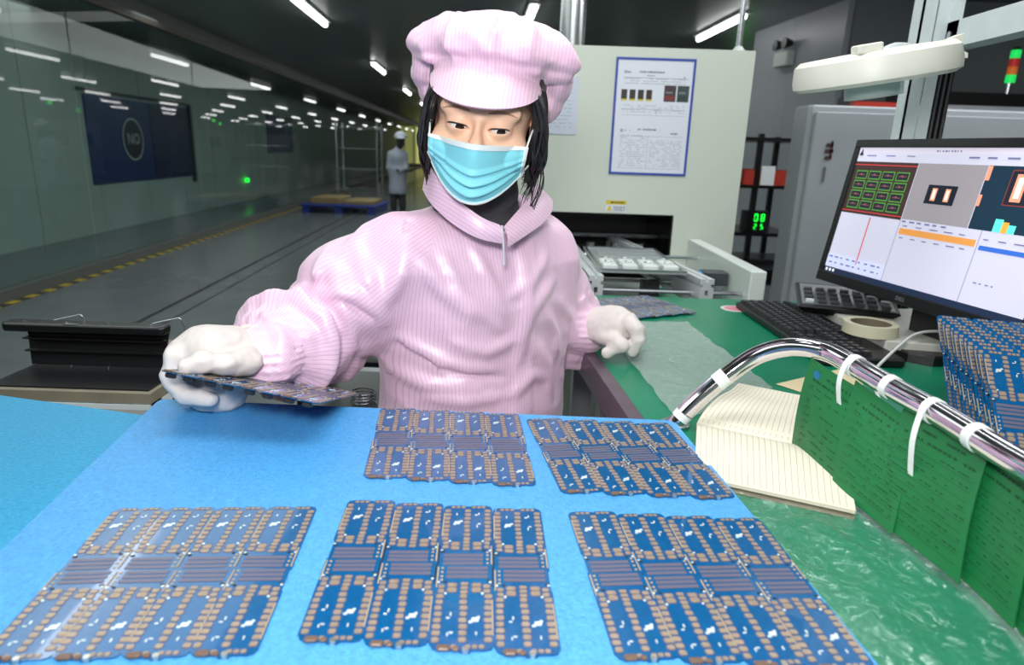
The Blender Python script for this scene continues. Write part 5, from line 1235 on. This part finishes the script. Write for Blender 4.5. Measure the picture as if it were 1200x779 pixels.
def cap_sdf(q):
    x, y, z = q[..., 0], q[..., 1], q[..., 2]
    ph = np.arctan2(x, -(y-.015)); r = np.sqrt(x*x+(y-.015)**2)
    cut = .066-.27*(y+.09)
    band = ell(q, (0, .012, .050), (.0835, .1015, .078)); band = smax(band, cut-z, .004)
    d = ell(q, (.004, .022, .098), (.098, .106, .046))
    for c, rr_, k in (((-.076, .015, .088), (.038, .050, .026), .010), ((-.094, .045, .060), (.022, .050, .030), .004), ((-.086, .05, .034), (.018, .040, .030), .004),
                      ((.080, .012, .092), (.040, .050, .030), .010), ((.097, .045, .066), (.024, .048, .030), .004), ((.088, .05, .038), (.022, .040, .032), .004),
                      ((-.020, -.025, .108), (.034, .050, .028), .008), ((.034, -.022, .110), (.030, .052, .028), .006), ((.008, .010, .122), (.040, .050, .022), .010)):
        d = smin(d, ell(q, c, rr_), k)
    w_ = vnoise(q*22)*2.2; pl = 1-np.abs(np.sin(ph*5.5+w_+z*14)); d = d-.0075*pl*sstep(.035, .08, r)*sstep(.055, .08, z)
    d = d-.0065*(ridged(q*n_([1, 1, 1.5])+3.1, 19)-.6)-.002*(ridged(q+1.1, 60)-.6)
    d = smin(d, band, .005)
    d = d+.004*np.exp(-((z-.088+.1*(y+.09))/.005)**2)*sstep(.05, .08, r)
    inner = ell(q, (0, .012, .040), (.077, .095, .088)); d = np.maximum(d, -np.maximum(inner, z-.095)); return d
Vc, Fc = surface_nets(cap_sdf, (-.135, -.12, -.0), (.145, .155, .175), .0023)
def cap_attr(V): 
    q = w2h(V); return {'stripe': q[:, 0]/.0050+vnoise(q*15)*1.2}
Vcw = h2w(Vc)
cap = net_obj('cap', Vcw, Fc, m_cap, wk, attr=cap_attr)
def brim(u, v):
    a = (u-.5)*2*math.radians(70); rx, ry = .0815, .0985
    x0 = rx*math.sin(a); y0 = .012-ry*math.cos(a); e = max(0, math.cos((u-.5)*PI))**.6; ext = .052*e
    return H(x0*(1+.03*v), y0-ext*v*.80, .074-.27*(y0+.09)*.6-ext*v*.66-.006*v*v)
bo = part('brim', MB().grid(brim, 61, 14, -.0028), m_cap, cap, smooth=True, sharp=60)
at = bo.data.attributes.new('stripe', 'FLOAT', 'POINT'); vals = np.array([v.co[:] for v in bo.data.vertices])+n_(WM[wk.name].translation)
at.data.foreach_set('value', (w2h(vals)[:, 0]/.0050).astype(np.float32))

# ---- hair
m_hair = mat('black_hair', (22, 18, 18), .38, spec=.6)
hm = MB(); rh = random.Random(4)
def strand(p, r0, r1=.0004): 
    q = catmull(p, 4); n = len(q); hm.tube(q, [r0+(r1-r0)*(i/(n-1))**1.5 for i in range(n)], 5, True)
for s in (-1, 1):
    for k in range(170 if s > 0 else 120):
        f = rh.random(); j = lambda a: rh.uniform(-a, a)
        y0 = -.052+.075*f
        top = (s*(.0835*math.sqrt(max(.05, 1-((y0-.012)/.1015)**2))-.005), y0, .062+j(.004))
        if s < 0: pts = [top, (s*(.073+j(.006)), y0+.002, .025), (s*(.080+j(.007)), y0+.010+j(.004), -.025), (s*(.078+j(.006)), y0+.02+j(.004), -.060), (s*(.070+j(.008)), .005+.03*f, -.098+j(.012))]
        else: 
            en = -.068+j(.022) if rh.random() < .85 else -.105+j(.02)
            pts = [top, (s*(.079+j(.009)), y0+.004, .025), (s*(.085+j(.010)), y0+.012+j(.004), -.015), (s*(.086+j(.009)), y0+.02+j(.006), -.050), (s*(.076+j(.012)), .010+.03*f, en)]
        strand(pts, .0030 if rh.random() < .6 else .0016)
for k in range(14):   # loose wisps
    j = lambda a: rh.uniform(-a, a)
    strand([(.078, -.03+j(.02), .03), (.086+j(.004), -.01+j(.02), -.03), (.090+j(.01), 0, -.08), (.080+j(.015), .01, -.14+j(.02))], .0006)
    strand([(-.062+j(.006), -.07, .045), (-.060+j(.006), -.082, .02), (-.066+j(.004), -.078, 0)], .0003)
hm2 = MB()
def hb_(u, v):
    a = PI*(.5+1.0*u)+0; a = math.radians(62)+u*math.radians(236); z = .07-.14*v
    return H(.0795*math.sin(a), .014-.098*math.cos(a)*(1), z) if False else H(.078*math.sin(a), .012-.094*math.cos(a), z-.0)
hair = part('hair', MB().add([tuple(h2w(v)) for v in hm.v], hm.f), m_hair, wk, smooth=True, kind='stuff')
part('hair_back', MB().grid(hb_, 40, 14, .006), m_hair, hair, smooth=True)

# ---- turtleneck
VD = FN
def neck_sdf(p):
    q = w2h(p); a = NB_
    n0 = h2w([0, .030, -.085]); n1 = h2w([0, .062, -.19])
    d = cone(p, n0, n1, .0585, .066)
    t = (p-n_(n0))@((n_(n1)-n_(n0))/np.linalg.norm(n_(n1)-n_(n0)))
    d = d - .0035*np.exp(-((t-.022)/.012)**2) - .0025*np.exp(-((t-.055)/.012)**2)
    d = smax(d, -(t+.020), .006)
    d = smin(d, ell((p-(TC+n_([0, -.005, .955]))), (0, 0, 0), (.13, .10, .09), np.stack([SD, FN, n_([0, 0, 1])], 1)), .03)
    return d
Vn_, Fn_ = surface_nets(neck_sdf, (-.22, .93, .84), (.12, 1.26, 1.12), .004)
net_obj('turtleneck', Vn_, Fn_, mat('grey_knit', (66, 66, 70), .9, bump=(700, .8, .001), noise=500, var=.3), wk)

# ---- jacket
SEC = [(.50, .165, .125), (.62, .180, .135), (.70, .178, .128), (.80, .178, .122), (.88, .182, .120), (.94, .172, .108), (.99, .125, .088), (1.03, .075, .066), (1.06, .06, .06)]
SZ = np.array([s[0] for s in SEC]); SA = np.array([s[1] for s in SEC]); SB = np.array([s[2] for s in SEC])
def torso_sdf(p):
    z = p[..., 2]; a = np.interp(z, SZ, SA); b = np.interp(z, SZ, SB); cx = TC[0]+.0*z; 
    off = np.interp(z, [.5, .8, 1.0], [.01, .0, -.02])        # lean toward the bench
    q = p-TC; ds = q@SD; dn = q@FN-(-off*1.2+ (-.0))
    k = np.sqrt((ds/a)**2+(dn/b)**2); d = (k-1)*np.minimum(a, b)*.9
    d = np.maximum(d, z-1.045); d = np.maximum(d, .50-z); return d
RA = ([S_R+n_([.02, .02, .0]), S_R+(E_R-S_R)*.5+n_([-.005, 0, .01]), E_R+n_([0, 0, .012]), E_R+(W_R-E_R)*.55+n_([0, 0, .008]), W_R+(E_R-W_R)*.06+n_([0, 0, .002])], [.062, .078, .070, .063, .043])
LA = ([S_L+n_([-.02, -.02, .0]), S_L+(E_L-S_L)*.5, E_L+n_([0, 0, .005]), E_L+(W_L-E_L)*.5, W_L+(E_L-W_L)*.10], [.062, .066, .062, .054, .040])
def seg_t(p, pts):
    """distance to the limb and fractional position along it"""
    best = None
    for i in range(len(pts)-1):
        a, b = n_(pts[i]), n_(pts[i+1]); ba = b-a; t = np.clip(((p-a)@ba)/(ba@ba), 0, 1); dd = np.linalg.norm(p-(a+t[..., None]*ba), axis=-1); T = i+t
        if best is None: best = [dd, T]
        else: m = dd < best[0]; best = [np.where(m, dd, best[0]), np.where(m, T, best[1])]
    return best
def fold(p, pts, wd, h):
    """a raised cloth fold along a polyline"""
    dd, T = seg_t(p, pts); n = len(pts)-1; tap = np.sin(np.clip(T/n, 0.02, .98)*PI)**.5; return h*tap*np.exp(-(dd/wd)**2)
def FP(*l): return [(x, y) for x, y, Yv in l]
FOLDS = [  # (polyline through the cloth, width, height)
 (FP((452, 372, .99), (415, 345, .955), (372, 345, .94)), .012, .010), (FP((450, 378, .99), (432, 330, .955), (420, 292, .95)), .012, .009),
 (FP((448, 360, .99), (470, 320, .96), (478, 275, .97)), .014, .008), (FP((350, 352, .93), (380, 372, .92), (392, 410, .93)), .010, .010),
 (FP((330, 362, .90), (362, 392, .885), (368, 440, .89)), .010, .011), (FP((400, 352, .94), (412, 392, .94), (404, 432, .96)), .010, .009),
 (FP((310, 366, .87), (330, 395, .85), (335, 440, .86)), .010, .009), (FP((375, 300, .96), (395, 322, .94), (400, 352, .93)), .014, .009),
 (FP((470, 395, 1.0), (520, 425, .97), (575, 432, .98)), .012, .009), (FP((452, 425, 1.0), (500, 450, .97), (560, 456, .98)), .012, .008),
 (FP((530, 400, .97), (570, 412, .98), (600, 400, 1.0)), .012, .007), (FP((488, 300, .96), (520, 340, .95), (560, 370, .96)), .014, .008),
 (FP((640, 300, 1.08), (622, 330, 1.03), (600, 345, 1.0)), .010, .008), (FP((648, 330, 1.15), (625, 360, 1.06), (610, 395, 1.03)), .012, .009),
 (FP((650, 350, 1.2), (668, 372, 1.18), (672, 405, 1.18)), .010, .009), (FP((638, 365, 1.2), (650, 390, 1.19), (652, 412, 1.19)), .010, .009),
 (FP((625, 400, 1.05), (640, 430, 1.07), (645, 462, 1.08)), .014, .010), (FP((600, 462, .99), (622, 440, 1.03), (640, 440, 1.08)), .012, .007),
 (FP((500, 222, 1), (478, 262, 1), (468, 305, 1)), .004, -.004), (FP((352, 356, 1), (402, 352, 1), (440, 374, 1)), .007, -.008), (FP((470, 402, 1), (530, 436, 1), (590, 442, 1)), .006, -.006), (FP((520, 300, 1), (540, 345, 1), (585, 385, 1)), .010, .009), (FP((556, 292, 1), (575, 330, 1), (590, 372, 1)), .008, .008), (FP((612, 300, 1), (620, 350, 1), (610, 420, 1)), .010, .009),
 (FP((470, 250, 1), (430, 268, 1), (395, 310, 1)), .014, .009), (FP((425, 262, 1), (385, 300, 1), (345, 345, 1)), .012, .008),
 (FP((500, 465, .96), (545, 470, .95), (590, 464, .98)), .012, .006), (FP((595, 250, 1.0), (620, 270, 1.03), (640, 262, 1.08)), .010, .007)]
ZP = PY(587, 266, .985)        # zip top
FSNAP = []
def jacket_sdf(p):
    d = torso_sdf(p)
    # shoulders
    d = smin(d, chain(p, [S_R+n_([.01, .01, -.005]), tuple((S_R+S_L)/2+n_([0, .01, .035])), S_L+n_([-.01, -.01, -.005])], [.060, .062, .060], .03), .04)
    dr = chain(p, RA[0], RA[1], .035); dl = chain(p, LA[0], LA[1], .03)
    # rings of cloth along the sleeves
    for (dd_, A, ph) in ((0, RA, 0.), (1, LA, 2.)):
        t, T = seg_t(p, A[0]); w_ = vnoise(p*14+ph)*3.0; amp = .0035*sstep(.6, 2.2, T)
        ring = amp*np.sin(T*11+w_*2.2)
        cuff = .0022*np.sin(np.arctan2((p-A[0][-1])@n_([0, 0, 1]), (p-A[0][-1])@n_([.4, -.9, 0]))*22)*sstep(3.1, 3.7, T)
        ease = .016*np.exp(-((T-3.35)/.22)**2)        # blouson puff before the elastic cuff
        if dd_ == 0: dr = dr-ring-cuff-ease
        else: dl = dl-ring-cuff-ease
    d = smin(d, dr, .022); d = smin(d, dl, .022)
    wv = p+.03*np.stack([vnoise(p*7), vnoise(p*7+3), vnoise(p*7+9)], -1)
    d = d-.0085*(ridged(wv*n_([1, 1, .8])+.7, 10)-.6)-.0028*(ridged(wv+4.4, 24)-.5)
    if FSNAP:
        for pts, wd, h in FSNAP: d = d-fold(p, pts, wd, h)
    # placket strip down the front
    q = p-TC; ds = q@SD; dn = q@FN
    d = d-.0022*sstep(.021, .0185, np.abs(ds-.010))*sstep(.03, .05, dn)*sstep(.985, .975, p[..., 2])
    # neck opening (V down to the zip) and cuffs
    zt = ZP.z; op = np.abs(ds-.004)-(p[..., 2]-zt)*.62; d = smax(d, -np.maximum(op, .035-dn), .004)
    nk = chain(p, [h2w([0, .03, -.09]), tuple(NB_+n_([0, 0, -.01]))], [.066, .070]); d = smax(d, -nk, .004)
    wr = n_(RA[0][-1])-n_(RA[0][-2]); wr /= np.linalg.norm(wr); d = np.maximum(d, (p-n_(RA[0][-1]))@wr-.020 + 9*(seg_t(p, RA[0])[0] > .12))  if False else d
    return d
fp_all = [q_ for f_ in FOLDS for q_ in f_[0]]; rays = np.array([ray(*q_) for q_ in fp_all]); tt = np.full(len(rays), .80)
for _ in range(60):
    dd = jacket_sdf(_C+rays*tt[:, None]); tt = np.minimum(tt+np.clip(dd, -.01, .05)*.7, 1.6)
hits = _C+rays*tt[:, None]; k_ = 0
for pts_, wd_, h_ in FOLDS:
    FSNAP.append(([tuple(h) for h in hits[k_:k_+len(pts_)]], wd_*.8, h_*1.7)); k_ += len(pts_)
Vj, Fj = surface_nets(jacket_sdf, (-.47, .76, .495), (.24, 1.36, 1.10), .0042)
def jk_attr(V):
    p = V; q = p-TC; ds = q@SD; dn = q@FN; dT = torso_sdf(p)
    dR, TR = seg_t(p, RA[0]); dL, TL = seg_t(p, LA[0]); rR = np.interp(TR, range(5), RA[1]); rL = np.interp(TL, range(5), LA[1])
    # across the chest the stripes are vertical; along the sleeves they run down the arm
    def circ(A, T):
        i = np.clip(T.astype(int), 0, 3); a = np.array([n_(x) for x in A[0]]); c_ = a[i]+(a[np.minimum(i+1, 4)]-a[i])*(T-i)[:, None]
        ax_ = n_(A[0][-1])-n_(A[0][0]); ax_ /= np.linalg.norm(ax_); e1 = np.cross(ax_, [0, 0, 1.]); e1 /= np.linalg.norm(e1); e2 = np.cross(ax_, e1); v = p-c_
        return np.arctan2(v@e1, v@e2)*.065
    s = ds+.12*np.sign(ds)*0+.3*np.clip(-dn, 0, 1)
    s = np.where((dR-rR < dT+.0) & (dR < .115), circ(RA, TR), s); s = np.where((dL-rL < dT+.0) & (dL < .1), circ(LA, TL), s)
    return {'stripe': s/.0052}
jk = net_obj('jacket', Vj, Fj, m_jacket, wk, attr=jk_attr)
# collar: two stand-up strips framing the V opening
def surf(pt, dirv, fn, start=.20):
    """walk from outside toward the body along -dirv until the cloth is met"""
    dirv = n_(dirv)/np.linalg.norm(dirv); x = n_(pt)+dirv*start
    for _ in range(80):
        dd = float(fn(x[None])[0])
        if dd < .0008: break
        x = x-dirv*max(dd*.7, .0004)
    return x
def ribbon(name, up, lo, th, parent):
    a = catmull(up, 8); b = catmull(lo, 8); n = len(a)
    def S(u, v):
        i = min(int(round(v*(n-1))), n-1); p = a[i].lerp(b[i], u); 
        return p + Vector(FN)*(.004*math.sin(PI*u))
    o = part(name, MB().grid(S, 7, n, th), m_jacket, parent, smooth=True, sharp=50)
    at = o.data.attributes.new('stripe', 'FLOAT', 'POINT'); nv = len(o.data.vertices)
    vals = np.array([v.co[:] for v in o.data.vertices])+n_(WM[wk.name].translation); at.data.foreach_set('value', ((vals@n_([.5, .2, .8]))/.0052).astype(np.float32)); return o
ribbon('collar', [PY(500, 187, 1.045), PY(512, 205, .985), PY(535, 232, .965), PY(562, 254, .955), PY(585, 264, .958)],
       [PY(497, 222, 1.04), PY(508, 240, .985), PY(532, 262, .962), PY(560, 278, .952), PY(588, 284, .962)], -.003, jk)
ribbon('collar', [PY(625, 216, 1.08), PY(622, 226, 1.05), PY(614, 238, 1.02), PY(602, 252, .99), PY(590, 266, .965)],
       [PY(646, 236, 1.11), PY(645, 248, 1.07), PY(634, 262, 1.03), PY(614, 276, .99), PY(595, 288, .962)], .003, jk)
# zip
zp = [PY(588, 264, .955), PY(590, 285, .955), PY(591, 310, .96)]
part('zip', MB().tube(zp, .0018, 6), mat('zip_white', (225, 220, 225), .3, .3), jk, smooth=True)

# ---- trousers and shoes (under the table)
def leg_sdf(p):
    d = chain(p, [HIP_R, KN_R, AN_R], [.085, .062, .042], .03); d = smin(d, chain(p, [HIP_L, KN_L, AN_L], [.085, .062, .042], .03), .03)
    d = smin(d, cone(p, HIP_R, HIP_L, .10, .10), .04); return d-.003*(ridged(p, 12)-.5)
Vl, Fl = surface_nets(leg_sdf, (-.32, .76, .03), (.22, 1.32, .66), .008)
m_tr = pink_mat('pink_trouser_cloth', (205, 166, 192), (180, 136, 170), 'stripe', 1.0)
net_obj('trousers', Vl, Fl, m_tr, wk, attr=lambda V: {'stripe': V[:, 0]/.0052})
for A in (AN_R, AN_L):
    Vs, Fs = surface_nets(lambda p: smax(smin(ell(p, (A[0], A[1]-.06, .035), (.042, .12, .04)), cone(p, (A[0], A[1]+.02, .04), (A[0], A[1], .10), .04, .042), .02), .004-p[..., 2], .003), (A[0]-.06, A[1]-.2, -.01), (A[0]+.06, A[1]+.09, .15), .006)
    net_obj('shoe', Vs, Fs, m_white_p, wk)
# ---- gloved hands
m_glove = mat('white_glove', (214, 206, 202), .7, bump=(1300, .4, .0005), noise=60, var=.04)
def hand_R():
    W = n_(PY(300, 416, .865)); 
    P = lambda x, y, Yv: n_(PY(x, y, Yv))
    def f(p):
        d = chain(p, [P(290, 420, .868), P(268, 416, .852), P(236, 412, .838), P(214, 418, .825)], [.034, .034, .029, .020], .02)
        d = smin(d, chain(p, [P(285, 420, .85), P(250, 415, .82), P(222, 424, .81)], [.030, .027, .018], .02), .02)
        # thumb lying on the board
        d = smin(d, chain(p, [P(288, 424, .82), P(262, 426, .785), P(238, 424, .768), P(219, 430, .76)], [.020, .0135, .012, .0095], .006), .0025)
        # four fingers wrapping under the board
        for k in range(4):
            yo = .018*k; xo = 3*k; r = (.0105, .011, .0108, .0095)[k]
            d = smin(d, chain(p, [P(206+xo, 418, .80+yo), P(200+xo, 442, .792+yo), P(216+xo, 462, .782+yo), P(246-4*k, 468, .780+yo)], [.0135, r+.001, r, r-.0015], .004), .004 if k else .006)
        d = smin(d, chain(p, [P(282, 432, .86), P(262, 455, .83), P(240, 462, .82)], [.030, .026, .020], .02), .008)
        d = d-.0030*(ridged(p*n_([1, 1, 1.6])+1.3, 34)-.5)-.0016*(ridged(p+7.7, 90)-.5)
        return d
    lo = P(180, 485, .74); 
    return surface_nets(f, (-.48, .72, .76), (-.30, .93, .91), .0022)
Vr, Fr = hand_R(); gr = net_obj('glove', Vr, Fr, m_glove, wk, label='white glove of her right hand gripping the board panel')
wr0 = n_(PY(294, 417, .865)); wdv = n_(W_R)-n_(E_R); wdv /= np.linalg.norm(wdv)
def ring_t(c_, axis, r, rt, n=40, sq=1.0):
    axis = Vector(axis).normalized(); x = axis.orthogonal().normalized(); y = axis.cross(x); c_ = Vector(c_)
    return [c_+(x*math.cos(t)+y*math.sin(t))*(r+.0012*math.sin(5*t)) for t in np.linspace(0, 2*PI, n)]
part('glove_hem', MB().tube(ring_t(wr0, wdv, .0395, 0), .0040, 8), m_glove, gr, smooth=True)
def hand_L():
    P = lambda x, y, Yv: n_(PY(x, y, Yv))
    def f(p):
        d = chain(p, [P(690, 385, 1.19), P(706, 382, 1.175), P(724, 380, 1.16), P(738, 382, 1.15)], [.030, .031, .028, .018], .02)
        for k in range(4):
            r = (.0105, .011, .0105, .0095)[k]
            d = smin(d, chain(p, [P(736-1*k, 377+1*k, 1.135+.016*k), P(745+k, 385+k, 1.125+.016*k), P(747, 398, 1.122+.016*k), P(740+2*k, 411-3*k, 1.125+.016*k)], [.0135, .0125, r+.001, r], .004), .004)
        d = smin(d, chain(p, [P(706, 392, 1.15), P(722, 400, 1.125), P(728, 404, 1.118), P(712, 413, 1.118)], [.018, .0135, .0125, .010], .006), .005)
        d = d-.0028*(ridged(p+2.3, 36)-.5)-.0014*(ridged(p+5.7, 90)-.5)
        return d
    return surface_nets(f, (.09, 1.07, .73), (.27, 1.25, .87), .0022)
V2, F2 = hand_L(); gl_ = net_obj('glove', V2, F2, m_glove, wk, label='white glove of her left hand resting curled at the bench edge')
wdl = n_(W_L)-n_(E_L); part('glove_hem', MB().tube(ring_t(PY(689, 385, 1.19), n_([.9, -.4, 0]), .033, 0), .0025, 8), m_glove, gl_, smooth=True)
# stool she sits on
so = thing('stool', 'round black stool under the seated worker', 'stool', (TC[0], TC[1]+.02, 0))
SMt = Matrix.Translation((TC[0], TC[1]+.02, 0))
part('seat', MB().lathe([(.15, .36), (.175, .37), (.175, .405), (.16, .42)], 32, SMt), m_black, so, smooth=True)
part('column', MB().lathe([(.025, .06), (.025, .36)], 16, SMt), m_steel, so, smooth=True)
for k in range(5):
    a = 2*PI*k/5; part('leg', MB().tube([(TC[0], TC[1]+.02, .07), (TC[0]+.25*math.cos(a), TC[1]+.02+.25*math.sin(a), .03)], [.02, .014], 8), m_black, so)

# ================================================================== DISTANT WORKER
bw_ = PY(466, 190, 9.0); bx = bw_.x; by = 9.0
M2 = hall(0, 0)
zf = PY(463, 222, 9.0).z
bp_ = thing('person', 'distant worker in a white coat and cap looking down, far down the hall', 'person', (bx, by, 0))
hz_ = PY(470, 165, 9.0).z; 
sc2 = (hz_+.06)/1.66
def B(x, y, z): return n_([bx+x*sc2, by+y*sc2, z*sc2])
def fig(p):
    d = chain(p, [B(.0, 0, 1.42), B(.02, -.02, 1.3), B(.0, 0, 1.05), B(0, 0, .9)], [.07*sc2, .13*sc2, .14*sc2, .13*sc2], .05)
    d = smin(d, chain(p, [B(-.12, 0, 1.36), B(-.14, -.04, 1.12), B(.06, -.16, 1.08)], [.06*sc2, .055*sc2, .04*sc2], .02), .03)
    d = smin(d, chain(p, [B(.12, 0, 1.36), B(.16, -.08, 1.12), B(.16, -.2, 1.10)], [.06*sc2, .05*sc2, .04*sc2], .02), .03)
    d = smin(d, chain(p, [B(0, .0, 1.0), B(0, .0, .74)], [.14*sc2, .165*sc2], .02), .03); return d
def fskin(p):
    d = ell(p, B(.07, -.05, 1.58), (.075*sc2, .09*sc2, .105*sc2)); d = smin(d, cone(p, B(.02, 0, 1.40), B(.06, -.03, 1.54), .05*sc2, .05*sc2), .02)
    for s in (-1, 1):
        d = smin(d, chain(p, [B(.07*s, 0, .9), B(.08*s, -.02, .5), B(.08*s, 0, .07)], [.08*sc2, .06*sc2, .045*sc2], .02), .03)
        d = smin(d, cone(p, B(.08*s, .0, .045), B(.08*s, -.14, .04), .045*sc2, .04*sc2), .02)
        d = smin(d, ell(p, B(.10+.07*s, -.2, 1.09), (.04*sc2, .05*sc2, .03*sc2)), .02)
    return d
Va, Fa = surface_nets(fskin, (bx-.35, by-.4, 0), (bx+.4, by+.3, 1.8*sc2), .02)
net_obj('body', Va, Fa, mat('far_dark_cloth', (44, 42, 46), .7), bp_)
Va, Fa = surface_nets(fig, (bx-.35, by-.4, .5), (bx+.4, by+.3, 1.6*sc2), .02)
net_obj('coat', Va, Fa, mat('far_coat', (150, 156, 170), .7), bp_)
Va, Fa = surface_nets(lambda p: smin(smax(ell(p, B(.065, -.03, 1.64), (.115*sc2, .12*sc2, .10*sc2)), B(0, 0, 1.62)[2]-p[..., 2], .01), ell(p, B(.09, -.15, 1.625), (.075*sc2, .09*sc2, .015*sc2)), .01), (bx-.3, by-.4, 1.2), (bx+.4, by+.3, 1.85), .014)
net_obj('cap', Va, Fa, mat('far_cap', (190, 196, 206), .7), bp_)
